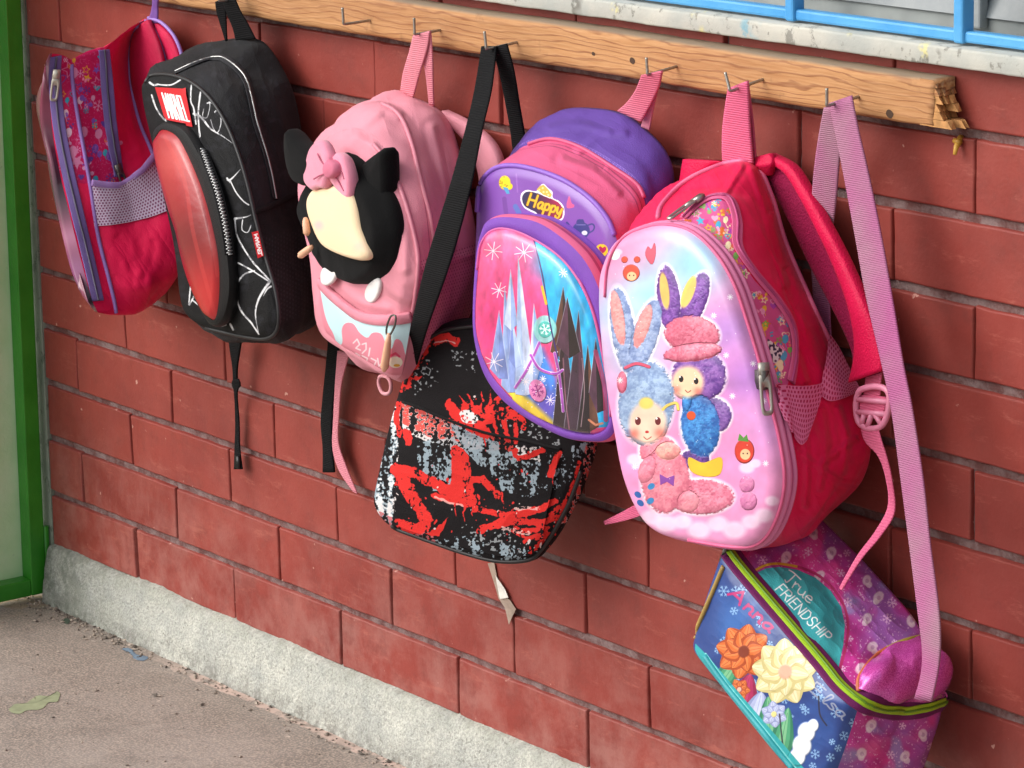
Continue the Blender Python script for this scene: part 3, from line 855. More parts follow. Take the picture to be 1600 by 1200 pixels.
dbox('stile', DX-.026, DX, -.25, -.226, DB, 1.3, GREEN)
dbox('bottom_rail', DX-.026, DX-.0004, -.226, -.034, DB, DB+.024, GREEN)
dbox('panel', DX-.030, DX-.0265, -.245, -.012, DB+.004, 1.29, PALE, .0005)
V, F = tube([(DX-.004, -.006, -.11), (DX-.004, -.006, -.09), (DX-.004, -.006, -.05)], .005, 10); part(door, 'hinge', V, F, GREEN)
TRIM = peel('grey_green_render', '#7f8b7c', '#98a092', '#5f6a5c', .85, .55)
V, F = boxVF((X_END-.0215, .058, .84), (.021, 0, 0), (0, .058, 0), (0, 0, 1.01)); part(wall, 'end_render', V, F, TRIM, smooth_shade=False)

door.o.rotation_euler = (0, math.radians(1.3), 0)
# little things on the wall
plug = Thing('wall_plug', 'small yellow plug in the brick joint below the splintered board end', 'plug', tuple(at(1498, 222, -.002)))
p = at(1498, 222, -.002); V, F = tube([p+np.array([-.003, .006, .004]), p, p+np.array([.001, -.004, -.004]), p+np.array([.002, -.007, -.011])], .0024, 8, rr=[.003, .0032, .0026, .0018])
part(plug, 'stem', V, F, M('#c99a3c', .5)); V, F = tube([p+np.array([-.0045, -.001, .001]), p+np.array([.004, -.002, .0005])], .0028, 8); part(plug, 'rim', V, F, M('#b98a34', .5))
tape = Thing('tape_scrap', 'torn strip of old tape and paper on the bricks below the splashed bag', 'scrap', tuple(at(785, 930, 0)))
def scrap(name, pts, col, off, a=1.0):
    V = [at(x, y, off-.0014*mnoise.noise(Vector((x*.1, y*.1, 0)))) for x, y in pts]
    q = [v+np.array([0, .0006, 0]) for v in V]; n = len(V)
    F = [tuple(range(n)), tuple(range(2*n-1, n-1, -1))]+[(i, (i+1) % n, n+(i+1) % n, n+i) for i in range(n)]
    m = M(col, .35, var=.2, vscale=120.0)
    return part(tape, name, V+q, F, m, smooth_shade=False)
scrap('clear_tape', [(762, 880), (772, 879), (776, 900), (781, 926), (797, 938), (806, 952), (801, 962), (795, 976), (789, 950), (779, 935), (771, 908)], '#a08d7f', -.0032)
scrap('paper', [(774, 899), (778, 905), (789, 921), (794, 934), (781, 936), (778, 922)], '#dcd8d0', -.0052)

# ================================================================== the bags
def webbing(c0, c1_, dk='#7a4a66', sc=150):
    m, t, b, N, L = nodes_mat('webbing'); P = N('ShaderNodeTexCoord').outputs['Object']
    c = mixc(t, L, ramp(t, L, noise(t, L, P, 9, 3), .38, .62), lin(c0), lin(c1_)); L(c, b.inputs['Base Color']); b.inputs['Roughness'].default_value = .8
    wv = N('ShaderNodeTexWave'); wv.bands_direction = 'Z'; wv.inputs['Scale'].default_value = sc; wv.inputs['Distortion'].default_value = .4; L(P, wv.inputs['Vector'])
    c2_ = mixc(t, L, ramp(t, L, wv.outputs[0], .2, .8, 0, .18), c, lin(dk)); L(c2_, b.inputs['Base Color'])
    L(bumpn(t, L, wv.outputs[0], .5, .0012), b.inputs['Normal']); b.inputs['Specular IOR Level'].default_value = .15
    return m

GRP = 'school bags hanging from the coat board'
NN = 168
def shift(S, y): return S+np.array([0, y, 0])
def grow(S, k): c = S.mean(0); return c+(S-c)*k
def doodles(p, poly, cols, n, seed, size=(4, 9), lw=1.1):
    """small hearts, stars, balloons and dots scattered over a printed cloth"""
    r = random.Random(seed); q = np.array(poly); c = 0
    while c < n:
        x, y = r.uniform(q[:, 0].min(), q[:, 0].max()), r.uniform(q[:, 1].min(), q[:, 1].max()); c += 1
        j = 0; ins = False
        for i in range(len(q)):
            x1, y1 = q[i]; x2, y2 = q[(i+1) % len(q)]
            if (y1 > y) != (y2 > y) and x < (x2-x1)*(y-y1)/(y2-y1)+x1: ins = not ins
        if not ins: continue
        s = r.uniform(*size); col = r.choice(cols); k = r.randrange(5); rot = r.uniform(0, 6)
        if k == 0:
            h = [(x+s*.9*math.sin(t)**3*.9, y-s*(.8*math.cos(t)-.3*math.cos(2*t)-.1*math.cos(3*t))*.8) for t in np.linspace(0, 2*math.pi, 16)]
            if r.random() < .5: p.fill(h, col)
            else: p.line(h, lw, col)
        elif k == 1:
            h = [(x+s*(1 if i % 2 else .45)*math.cos(rot+i*math.pi/5), y+s*(1 if i % 2 else .45)*math.sin(rot+i*math.pi/5)) for i in range(11)]
            if r.random() < .4: p.fill(h[:10], col)
            else: p.line(h, lw, col)
        elif k == 2:
            p.ell(x, y, s*.7, s, col, rot=.2); p.line([(x, y+s), (x+2, y+s*2)], lw*.8, col)
        elif k == 3: p.flake(x, y, s*.8, col, lw*.8, rot)
        else:
            for _ in range(5): p.ell(x+r.uniform(-s, s), y+r.uniform(-s, s), s*.28, s*.28, col)

# ---------------------------------------------------------------- bag 1: pink bag seen from its side, at the door end
T = Thing('backpack', 'bright pink backpack nearest the green door, lilac zips and white net side pocket', 'backpack', tuple(at(215, 490, -.06)), GRP)
az = math.radians(-27); nrm1 = np.array([math.sin(az), -math.cos(az), 0]); left1 = np.array([-math.cos(az), -math.sin(az), 0])
def sec1(right, y, w, arch, n=NN):
    """outline across the bag: the seen right edge (top to bottom), then round the underside and the far edge"""
    ys = y if hasattr(y, '__len__') else (y, y)
    r = smooth(right, 50); R = np.array([at(px, py, np.interp(i/49, np.linspace(0, 1, len(ys)), ys)) for i, (px, py) in enumerate(r)])
    tt = np.linspace(0, 1, 50); ramp_ = .25+.75*np.clip(tt/.35, 0, 1)**.6
    Lf = R+left1*w*ramp_[:, None]-np.array([0, 0, 1])*(arch*np.clip(1-tt/.25, 0, 1))[:, None]
    bot = [R[-1]*(1-t)+Lf[-1]*t-np.array([0, 0, .012*math.sin(math.pi*t)]) for t in np.linspace(.08, .92, 12)]
    top = [Lf[0]*(1-t)+R[0]*t+np.array([0, 0, .006*math.sin(math.pi*t)]) for t in np.linspace(.08, .92, 14)]
    P = np.array(list(R)+bot+list(Lf[::-1])+top)
    P = np.vstack([P, P[:1]]); L = np.concatenate([[0], np.cumsum(np.linalg.norm(np.diff(P, axis=0), axis=1))])
    # keep the same share of columns on each stretch so the seams run true from section to section
    k = [0, 49, 61, 111, 125]; cnt = [64, 20, 64, 20]; out = []
    for a, b, c in zip(k[:-1], k[1:], cnt):
        for t in np.linspace(L[a], L[b], c, endpoint=False): out.append([np.interp(t, L, P[:, d]) for d in range(3)])
    return np.array(out)
e_L4 = c2([(492, -78), (462, -58), (438, -15), (426, 40), (424, 100), (432, 200), (462, 330), (508, 440), (565, 580), (612, 690), (642, 770), (656, 870), (645, 925), (610, 985), (570, 1040)])
e_L3 = c2([(318, 36), (330, 110), (342, 230), (362, 390), (392, 560), (420, 680), (450, 800), (480, 920), (505, 1000), (490, 1060), (475, 1105)])
e_L2 = c2([(186, 84), (190, 180), (214, 330), (242, 480), (266, 620), (290, 780), (318, 900), (345, 1010), (362, 1080), (367, 1120)])
e_L1 = c2([(108, 62), (98, 130), (100, 260), (112, 400), (142, 560), (176, 700), (212, 850), (246, 980), (272, 1070), (294, 1116)])
e_L0 = c2([(98, 62), (86, 120), (72, 250), (78, 370), (112, 500), (140, 680), (172, 830), (208, 970), (252, 1075), (284, 1112)])
S = [sec1(e_L4, (-.035, -.05, -.05, -.045), .20, .03), sec1(e_L3, -.100, .215, .035), sec1(e_L2, -.145, .215, .035), sec1(e_L1, -.175, .205, .03)]
rows = loft(S, [16, 12, 8], .002)
g = Grid(np.array(rows), True); g.sgn = -1; g.wrinkle(.0035, 22, 1.0, (1, 1, .6), fade=np.concatenate([np.linspace(.8, 1.2, 20), np.linspace(1.1, .4, len(rows)-20)]))
pal = ['#e9a3c9', '#8b56b8', '#3fa8bf', '#f0a83a', '#c03c8e', '#f3c9dd', '#6a3f9a', '#ff8fb8']
p = Paint(g, 1024, 448, '#f01a54')
for poly, n, sd in ((c2([(140, 60), (190, 70), (215, 210), (240, 400), (262, 590), (165, 590), (150, 480), (130, 300)]), 26, 5),
                    (c2([(180, 70), (320, 30), (338, 130), (345, 350), (385, 560), (375, 600), (264, 600), (225, 400), (195, 200)]), 60, 9)):
    p.fill(poly, '#d01a5c'); 
    for _ in range(260):
        x = RNG.uniform(70, 190); y = RNG.uniform(60, 300); p_ = (x, y)
    doodles(p, poly, pal, n, sd, (4, 8)); doodles(p, poly, ['#e58ab4', '#e9a3c9', '#8b56b8', '#6a3f9a'], n//2, sd+1, (8, 13), 1.3)
    m_ = p._box(poly, 0); q_ = p.inpoly(m_, poly) & (fbm2(p.X[m_], p.Y[m_], 2.2, 4, 2) > .70); p.put(m_, q_*.45, '#e57aa6')
lowm = np.clip((p.Y-330)/60, .25, 1); p.crumple(.9, 30, 1.0, 2.0, 3, lowm)
for l in ([(178, 440), (215, 438), (250, 432), (285, 415)], [(186, 372), (205, 400), (208, 440)], [(240, 380), (236, 410), (222, 445)], [(285, 418), (262, 440), (240, 470)], [(195, 90), (190, 150), (205, 230)]): p.crease(l, 7, .3)
g.build(T, 'body', skin('pink_bag_cloth', p, .40, height=True, hdist=.005, hstr=.7, bump=.25, bscale=900.0, weave=True, sheen=.2, var=.06, vscale=30.0), back=True)
S0 = sec1(e_L0, -.182, .19, .03)
fr = cap_rows(S0, nrm1, .004, .005, 16); gf = Grid(np.array(loft([S[3], S0], [5])+fr[1:]), True)
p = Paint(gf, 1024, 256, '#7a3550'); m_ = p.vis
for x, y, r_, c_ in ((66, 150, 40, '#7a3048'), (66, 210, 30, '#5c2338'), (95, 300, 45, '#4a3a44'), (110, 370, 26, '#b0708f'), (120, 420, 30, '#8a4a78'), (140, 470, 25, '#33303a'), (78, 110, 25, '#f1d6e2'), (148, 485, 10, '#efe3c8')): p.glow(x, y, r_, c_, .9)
gf.build(T, 'front_panel', skin('pink_bag_front', p, .25, coat=.4), add=False)
LIL, LIL2 = '#9a78c2', '#7d68a6'
ZT = mat('grey_zip_teeth', '#6b6478', .5, .2)
z, P1, N1 = zipper(T, c2([(122, 72), (118, 160), (130, 300), (146, 410), (168, 520), (190, 620), (222, 760), (258, 910), (294, 1070)]), LIL2, ZT, .016)
puller(T, c2([(114, 150)])[0], c2([(106, 252)])[0], .0105, mat('pale_zip_pull', '#d9d3c4', .35, .5), z, .009)
z, _, _ = zipper(T, c2([(318, 46), (326, 130), (336, 240), (346, 350), (362, 460), (380, 565)]), LIL2, ZT, .016)
puller(T, c2([(372, 545)])[0], c2([(392, 590)])[0], .011, DARKSTEEL, z, .005)
for l in ([(186, 84), (190, 180), (214, 330), (242, 480), (266, 620), (290, 780), (318, 900), (345, 1010), (362, 1080), (367, 1120)],
          [(494, -80), (460, -58), (436, -14), (424, 40), (421, 110), (430, 205), (460, 335), (506, 445), (560, 580), (605, 690), (640, 770)]):
    piping(T, c2(l), LIL, .0026)
net = patch(T, c2([(264, 596), (320, 604), (390, 600), (455, 560), (518, 488)]), c2([(278, 765), (350, 760), (430, 748), (520, 725), (606, 692)]), 34, 16, lambda u, v: .002+.007*(1-v)*math.sin(math.pi*u)**.6)
def net_print(g, base, hole, nu, nv, W=768, H=384, thr=.52):
    p = Paint(g, W, H, base); a = p.U*nu; b = p.Vv*nv; row = np.floor(b); fx = (a+.5*(row % 2)) % 1-.5; fy = b % 1-.5
    d = np.maximum(np.abs(fx)*1.15+np.abs(fy)*.35, np.abs(fy)*1.05)
    m = d < thr*.62; p.put(m, np.full(m.sum(), 1.0), hole); p.h[:] = 1; p.h[m] = 0
    return p
p = net_print(net, '#d9c3dc', '#8a4a72', 26, 15)
npk = net.build(T, 'net_pocket', skin('white_net', p, .8, height=True), add=False)
P, Nn = stick(T, c2([(264, 590), (320, 600), (390, 596), (455, 556), (518, 484)]), 40, off=.007); V, F = ribbonVF(P, np.cross(Nn, frames(P)), .008, .003); part(T, 'pocket_hem', V, F, FAB('#b38ccf'), npk)
# back panel, shoulder strap and the hanging loop
band(T, 'back_panel', c2([(492, -72), (462, -50), (438, -8), (428, 50), (430, 120), (438, 205), (468, 330), (512, 440), (566, 570)]), c2([(506, -76), (520, -40), (545, 20), (560, 80), (572, 150), (580, 220), (600, 330), (630, 440), (660, 570)]), (-.040, -.046, -.048, -.045), FAB('#b0123f', .6), .006, 30)
band(T, 'shoulder_strap', c1([(712, 118), (750, 150), (790, 215), (815, 280), (835, 345)]), c1([(742, 92), (800, 112), (855, 165), (890, 225), (915, 300)]), (-.028, -.03, -.03), FAB('#c9174a', .55), .012, 30)
V = [at(x, y, -.036) for x, y in smooth(c1([(726, 104), (765, 135), (800, 195), (822, 255), (842, 330)]), 30)]; tv, tf = tube(V, .0024); part(T, 'piping', tv, tf, M(LIL, .5))
V = [at(x, y, -.036) for x, y in smooth(c1([(742, 90), (802, 110), (858, 163), (893, 225), (916, 300)]), 30)]; tv, tf = tube(V, .0024); part(T, 'piping', tv, tf, M(LIL, .5))
n0 = NAILS[0]
band(T, 'hanging_loop', [(239, -12), (238, 10), (234, 26), (226, 40)], [(249, -12), (247, 6), (247, 22), (246, 36)], (-.05, -.04, -.034), FAB('#8b62b5', .5), .0022, 16)

# ---------------------------------------------------------------- bag 2: black bag with red pocket
T = Thing('backpack', 'black backpack with glossy red oval front pocket and white scribbled lines', 'backpack', tuple(at(420, 520, -.05)), GRP)
PL = Plane(340, 300, -.14, -6); PB = Plane(400, 250, -.028, 0)
F2 = outline(c3([(40, 205), (50, 180), (80, 176), (125, 176), (200, 200), (270, 258), (330, 350), (380, 470), (415, 590), (440, 700), (480, 850), (510, 950), (526, 1050), (515, 1110), (470, 1132), (380, 1120), (260, 1092), (205, 1050), (183, 980), (172, 870), (155, 760), (120, 600), (85, 430), (52, 290)]), PL, NN)
B2 = outline(c3([(175, 150), (160, 118), (250, 78), (330, 50), (430, 46), (480, 72), (530, 145), (570, 230), (595, 330), (612, 450), (635, 560), (660, 700), (680, 850), (690, 970), (680, 1045), (610, 1085), (520, 1120), (430, 1085), (350, 1020), (300, 900), (270, 740), (240, 560), (200, 380), (180, 240)]), PB, NN)
M2 = grow(B2*.45+F2*.55, 1.03)
rows = loft([B2, M2, F2], [14, 14], .004); g = Grid(np.array(rows), True); g.sgn = -1; g.wrinkle(.0065, 14, 4.0, (1, 1, .6))
p = Paint(g, 1024, 384, '#151518'); nz = fbm2(p.X, p.Y, 40, 3)
p.put(p.vis, np.clip((nz[p.vis]-.45)*1.6, 0, .5), '#22222a'); m_ = p.vis & (fbm2(p.X, p.Y, 9, 8) > .66); p.put(m_, np.full(m_.sum(), .3), '#3a3a42')
p.fill(c3([(435, 680), (610, 600), (700, 700), (720, 1050), (540, 1120), (520, 1000), (470, 800)]), '#0f0f11')
for k in range(22):
    for j in range(24):
        x = 398+k*4.6; y = 350+j*7+(k % 2)*3.5-k*1.4
        p.ell(x, y, 1.2, 1.9, '#242428') if (p.vis.any() and y > 372+(x-400)*-.2) else None
p.crumple(1.0, 46, 1.2, 1.8, 5)
g.build(T, 'body', skin('black_bag_cloth', p, .85, spec=.3, height=True, hdist=.006, hstr=.7, bump=.45, bscale=800.0, weave=True, sheen=.04), back=True)
fr = cap_rows(F2, PL.n, .012, .008, 22); gf = Grid(np.array(fr), True)
p = Paint(gf, 1280, 320, '#101012')
W_ = '#d6d6d8'
for l, ww in (([(55, 205), (70, 214), (84, 212)], 4), ([(84, 212), (130, 214), (165, 196)], 3), ([(62, 250), (80, 300), (108, 338), (118, 330)], 3), ([(108, 338), (122, 352)], 3),
          ([(205, 215), (203, 270), (214, 300), (222, 355)], 3), ([(238, 240), (230, 320), (236, 400)], 3.4), ([(214, 318), (240, 330), (275, 372), (320, 400), (356, 426)], 5),
          ([(250, 300), (246, 328), (262, 330), (272, 290), (268, 276)], 1.6), ([(268, 278), (290, 285), (306, 310), (312, 350), (300, 385), (285, 372), (275, 340)], 1.8), ([(262, 280), (280, 276), (296, 300), (290, 312)], 3),
          ([(336, 556), (350, 552), (382, 518)], 4.5), ([(334, 550), (346, 568)], 4.5), ([(346, 560), (366, 600), (392, 632), (412, 646)], 2.6),
          ([(362, 696), (400, 690), (420, 682)], 5), ([(362, 696), (368, 750), (392, 800), (424, 848), (452, 880), (488, 918)], 3.4), ([(390, 700), (388, 735), (408, 745), (420, 720)], 2),
          ([(374, 855), (420, 880), (490, 925)], 3), ([(490, 920), (468, 950), (446, 990), (436, 1040), (448, 1112)], 5.5), ([(432, 884), (396, 896), (372, 930), (370, 985), (386, 1030), (420, 1070), (448, 1112)], 3.4), ([(492, 940), (478, 950), (464, 975)], 4.5),
          ([(186, 830), (206, 870), (204, 920), (196, 1005)], 3), ([(232, 940), (212, 980), (198, 1006)], 3.4), ([(210, 990), (252, 1026), (290, 1075)], 2.8), ([(290, 1070), (310, 1082), (330, 1078)], 3), ([(345, 1075), (356, 1096)], 4)):
    p.line(c3(l), ww/2.306*1.8, W_, 1.0, sm=True, taper=ww > 4, rag=.3)
m_ = p.vis & (fbm2(p.X, p.Y, 11, 5) > .64); p.put(m_, np.full(m_.sum(), .4), '#2a2a2f')
p.crumple(.8, 40, 1.2, 1.8, 6)
gf.build(T, 'front_panel', skin('black_bag_front', p, .7, height=True, hdist=.005, hstr=.6, bump=.4, bscale=800.0, weave=True))
piping(T, c3([(42, 205), (52, 182), (80, 178), (125, 178), (200, 202), (270, 260), (330, 352), (378, 470), (413, 590), (438, 700), (478, 850), (508, 950), (522, 1050), (512, 1106), (470, 1128), (380, 1116), (260, 1088)]), '#1a1a1d', .0024, 90)
# red glossy pocket
PP = Plane(300, 350, -.162, -8)
O2 = outline([(x-6, y+1) for x, y in c3([(80, 410), (90, 368), (130, 350), (190, 376), (240, 452), (290, 560), (330, 700), (348, 830), (355, 950), (335, 1045), (300, 1078), (268, 1050), (215, 940), (172, 760), (135, 640), (98, 520)])], PP, NN)
Ob = grow(np.array([q+np.array([.0, .016, 0]) for q in O2]), 1.0)
g = Grid(np.array(loft([Ob, O2], [8], .003)), True); pk = g.build(T, 'front_pocket', FAB('#0f0f11', .5))
Oi = outline([(x-5, y+1) for x, y in c3([(88, 420), (96, 388), (118, 372), (168, 398), (214, 480), (262, 600), (300, 740), (318, 850), (320, 960), (310, 1040), (294, 1058), (262, 1020), (212, 900), (176, 745), (142, 640), (108, 520)])], PP, NN, .002)
fr = cap_rows(O2, PP.n, .003, .003, 5); keep = [O2, O2*.5+Oi*.5+PP.n*.002, Oi+PP.n*.001]
g = Grid(np.array(keep), True); g.build(T, 'rim', FAB('#121214', .5), pk)
g = Grid(np.array(cap_rows(Oi, PP.n, .012, .005, 22)), True)
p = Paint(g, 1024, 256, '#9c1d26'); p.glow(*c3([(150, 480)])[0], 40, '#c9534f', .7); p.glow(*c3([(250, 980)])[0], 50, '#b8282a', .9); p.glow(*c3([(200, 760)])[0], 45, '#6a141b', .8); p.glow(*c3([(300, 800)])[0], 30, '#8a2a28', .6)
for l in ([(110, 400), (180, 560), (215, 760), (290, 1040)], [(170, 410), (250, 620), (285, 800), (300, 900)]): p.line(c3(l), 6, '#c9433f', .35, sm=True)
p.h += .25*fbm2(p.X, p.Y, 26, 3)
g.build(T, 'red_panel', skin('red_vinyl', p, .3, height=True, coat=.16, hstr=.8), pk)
SILV = mat('silver_zip_teeth', '#a9a9a9', .35, .85)
zipper(T, c3([(246, 450), (272, 520), (300, 600), (322, 690), (336, 770), (343, 825)]), '#141416', SILV, .012, 70, parent=pk, tr=.0026, chunky=True)
zipper(T, c3([(150, 170), (220, 138), (290, 118), (330, 124), (372, 158), (400, 195), (418, 260), (436, 340), (462, 430), (486, 520), (506, 625)]), '#26262a', SILV, .011, 110, tr=.0013)
P, Nn = stick(T, c3([(432, 672), (500, 645), (560, 615), (605, 598)]), 30, off=.0015); V, F = ribbonVF(P, np.cross(Nn, frames(P)), .006, .003); part(T, 'pocket_hem', V, F, FAB('#141416'))
# badge with lettering
def quad_patch(T, q, off, nu=14, nv=8):
    return patch(T, [q[0], q[1]], [q[3], q[2]], nu, nv, off, sm=False)
q = c3([(80, 222), (188, 228), (215, 365), (118, 345)]); bd = quad_patch(T, q, .0022)
p = Paint(bd, 512, 320, '#c3232b'); q = np.array(q)
ins = lambda u, v: (1-v)*((1-u)*q[0]+u*q[1])+v*((1-u)*q[3]+u*q[2])
p.text('MARVEL', ins(.12, .87), (ins(.88, .87)-ins(.12, .87))/4.95, ins(.12, .16)-ins(.12, .87), 2.5, '#f4f0ee')
bd.build(T, 'badge', skin('red_badge', p, .4), add=False)
q = c3([(424, 748), (448, 742), (468, 832), (446, 842)]); bd = quad_patch(T, q, .004, 8, 14); q = np.array(q)
p = Paint(bd, 160, 448, '#c21f26'); ins2 = lambda u, v: (1-v)*((1-u)*q[0]+u*q[1])+v*((1-u)*q[3]+u*q[2])
p.text('MARVEL', ins2(.72, .08), (ins2(.72, .94)-ins2(.72, .08))/5.0, ins2(.25, .08)-ins2(.72, .08), 1.7, '#f4f0ee')
bd.build(T, 'side_tag', skin('red_tag', p, .5), add=False)
BLKW = webbing('#0e0e10', '#141416', '#050506', 130)
band(T, 'hanging_loop', c1([(1078, 8), (1084, 60), (1105, 130), (1128, 205)]), c1([(1130, -10), (1130, 40), (1132, 120), (1136, 205)]), (-.052, -.045, -.04), BLKW, .002, 20)
band(T, 'hanging_loop', c1([(1112, 2), (1140, 80), (1165, 140), (1180, 205)]), c1([(1175, -8), (1205, 60), (1240, 120), (1278, 195)]), (-.054, -.047, -.04), BLKW, .002, 20)
st = band(T, 'shoulder_strap', [(357, 522), (360, 548), (364, 575), (365, 596)], [(379, 522), (375, 548), (371, 575), (371, 596)], (-.03, -.025, -.02), BLKW, .003, 16)
band(T, 'strap_tail', [(365, 592), (362, 600), (366, 612), (368, 660), (367, 700), (366, 733)], [(373, 592), (376, 602), (371, 614), (374, 660), (375, 700), (379, 733)], (-.022, -.012, -.01, -.012), BLKW, .002, 26, parent=st)
V, F = boxVF(at(372, 722, -.014), (.004, 0, 0), (0, .002, 0), (0, 0, .008)); part(T, 'strap_end', V, F, M('#151517', .4), st)
st = band(T, 'shoulder_strap', [(508, 495), (513, 530), (510, 570), (505, 620), (502, 660), (505, 700), (505, 738)], [(520, 495), (529, 540), (527, 580), (522, 620), (520, 650), (519, 690), (523, 738)], (-.03, -.02, -.014), BLKW, .003, 30)

# ---------------------------------------------------------------- bag 3: pale pink bag with plush pouch
T = Thing('backpack', 'pale pink backpack with a black and cream plush pouch and pink bow on its front', 'backpack', tuple(at(640, 590, -.05)), GRP)
PL = Plane(570, 400, -.128, -10); PB = Plane(670, 350, -.028, 0)
F3 = outline([(490, 238), (507, 219), (530, 205), (556, 200), (588, 215), (612, 255), (634, 310), (650, 370), (657, 430), (646, 490), (638, 545), (626, 588), (610, 589), (590, 577), (555, 556), (514, 524), (503, 470), (496, 400), (484, 340), (477, 285)], PL, NN)
B3 = outline([(556, 196), (567, 180), (597, 162), (635, 151), (676, 164), (702, 190), (718, 235), (730, 290), (742, 350), (748, 410), (742, 470), (720, 520), (690, 560), (665, 580), (640, 578), (610, 545), (590, 480), (575, 400), (565, 330), (556, 260)], PB, NN)
M3 = grow(B3*.5+F3*.5, 1.04)
rows = loft([B3, M3, F3], [14, 14], .006); g = Grid(np.array(rows), True); g.sgn = -1; g.wrinkle(.0075, 13, 9.0, (1, 1, .6))
PINK = '#dd8f9e'
p = Paint(g, 1024, 384, PINK)
p.fill([(659, 420), (690, 405), (742, 397), (760, 460), (720, 560), (650, 560), (640, 500)], '#cf7690')
for k in range(26):
    for j in range(30):
        p.ell(646+k*4+(j % 2)*2, 412+j*5-k*1.2, .9, 1.3, '#a04a66', a=.8) if 646+k*4 < 748 else None
for l in ([(597, 163), (622, 178), (640, 215), (664, 320), (672, 400), (668, 440)],):
    p.line(l, 1.6, '#b5687c', .9, sm=True)
p.crumple(1.0, 60, 1.3, 2.4, 7)
for l in ([(622, 180), (600, 172), (575, 190), (560, 205)], [(676, 200), (690, 260), (700, 330), (706, 390)], [(660, 420), (700, 410), (740, 398)]): p.crease(l, 7, .8)
g.build(T, 'body', skin('pale_pink_cloth', p, .85, height=True, hdist=.007, hstr=.7, bump=.3, bscale=1000.0, weave=True, sheen=.4, var=.05), back=True)
fr = cap_rows(F3, PL.n, .02, .012, 22); gf = Grid(np.array(fr), True); gf.sgn = -1; gf.wrinkle(.002, 20, 3)
p = Paint(gf, 1024, 256, PINK); p.crumple(1.0, 55, 1.4, 2.2, 8)
for l in ([(585, 228), (605, 255), (620, 300), (632, 360), (634, 420)], [(600, 440), (620, 460), (640, 470)], [(560, 215), (585, 235), (596, 262)], [(525, 440), (560, 470), (605, 482)]): p.crease(l, 8, .8)
gf.build(T, 'front_panel', skin('pale_pink_front', p, .85, height=True, hdist=.007, hstr=.7, bump=.3, bscale=1000.0, weave=True, sheen=.4, var=.05))
lp = patch(T, [(505, 446), (516, 458), (538, 477), (568, 498), (605, 505), (643, 498)], [(513, 522), (535, 541), (556, 553), (590, 574), (612, 586), (628, 584)], 40, 22, lambda u, v: .0065*math.sin(math.pi*min(1, .15+v*.85))**.5)
p = Paint(lp, 768, 448, '#df8899')
BL = '#bfdfe4'
p.fill([(500, 440), (516, 455), (540, 478), (568, 497), (605, 504), (645, 497), (640, 560), (634, 556), (628, 535), (618, 530), (612, 545), (604, 540), (596, 522), (582, 520), (574, 528), (562, 520), (552, 506), (540, 505), (534, 515), (535, 535), (528, 540), (520, 520), (512, 505), (505, 480)], BL, sm=True)
for l in ([(552, 536), (558, 530), (562, 538), (556, 544), (563, 547)], [(566, 538), (572, 536), (572, 546), (566, 552)], [(578, 544), (576, 556)], [(556, 552), (562, 556), (560, 562)], [(566, 556), (574, 560), (572, 568), (568, 566)], [(580, 560), (588, 564), (584, 572)], [(590, 560), (592, 572), (598, 566)]): p.line(l, 2.2, '#f1d7dc', .9)
p.ell(618, 566, 11, 9, '#efe5d0'); p.line([(610, 556), (618, 552), (624, 557)], 3.5, '#d8486a'); p.ell(620, 571, 5, 2.2, '#e0a83f')
lo = lp.build(T, 'front_pocket', skin('drip_print', p, .6, bump=.2, bscale=900.0, weave=True))
P, Nn = stick(T, [(505, 440), (518, 455), (540, 474), (568, 493), (605, 499), (643, 492)], 50, off=.004); V, F = ribbonVF(P, np.cross(Nn, frames(P)), .012, .006); part(T, 'pocket_flap', V, F, FAB('#dc8b9b', .8), lo)
for l in ([(584, 226), (604, 250), (624, 290), (642, 345), (654, 405), (648, 470), (643, 494)],
          [(597, 163), (622, 178), (640, 215), (658, 285), (672, 340), (680, 400)]): piping(T, l, '#cf7f90', .0026, 60, name='seam')
FL = FAB('#0b0b0c', .95, sheen=.03)
PO = Plane(540, 350, -.158, -10)
pouch = outline([(483, 294), (472, 318), (474, 340), (490, 372), (500, 402), (522, 427), (559, 444), (584, 433), (599, 411), (603, 370), (597, 335), (583, 300), (560, 268), (535, 250), (512, 256), (495, 272)], PO, 120)
base = np.array([q+np.array([.006, .028, .0]) for q in pouch])
g = Grid(np.array(loft([base, pouch], [8], .008)+cap_rows(pouch, PO.n, .008, .010, 18)[1:]), True); g.wrinkle(.0012, 30, 2)
g.sgn = -1; po = g.build(T, 'plush_pouch', FL)
patchc = outline([(486, 300), (505, 293), (538, 292), (553, 318), (563, 362), (575, 397), (567, 407), (534, 399), (506, 383), (489, 350), (481, 320)], PO, 100, .0165)
pb = np.array([q+np.array([.001, .010, 0]) for q in patchc])
g = Grid(np.array(loft([pb, patchc], [5], .001)+cap_rows(patchc, PO.n, .003, .004, 14)[1:]), True)
p = Paint(g, 512, 192, '#edd3ae'); p.glow(498, 352, 9, '#e7b0b4', .8); p.glow(560, 385, 10, '#e9b9ae', .6)
g.build(T, 'cream_patch', skin('cream_plush', p, .9, bump=.3, bscale=700.0, sheen=.5), po)
def blob(name, pts, y, th, m, parent, az=-10, n=64, dome=.6):
    pl = Plane(pts[0][0], pts[0][1], y, az); s = outline(pts, pl, n); b_ = s-pl.n*th
    c = s.mean(0); bk = cap_rows(b_, -pl.n, th*.4, th*.5, 8)
    rows = bk[::-1]+cap_rows(s, pl.n, th*dome, th*.5, 10)
    return Grid(np.array(rows), True).build(T, name, m, parent, add=False)
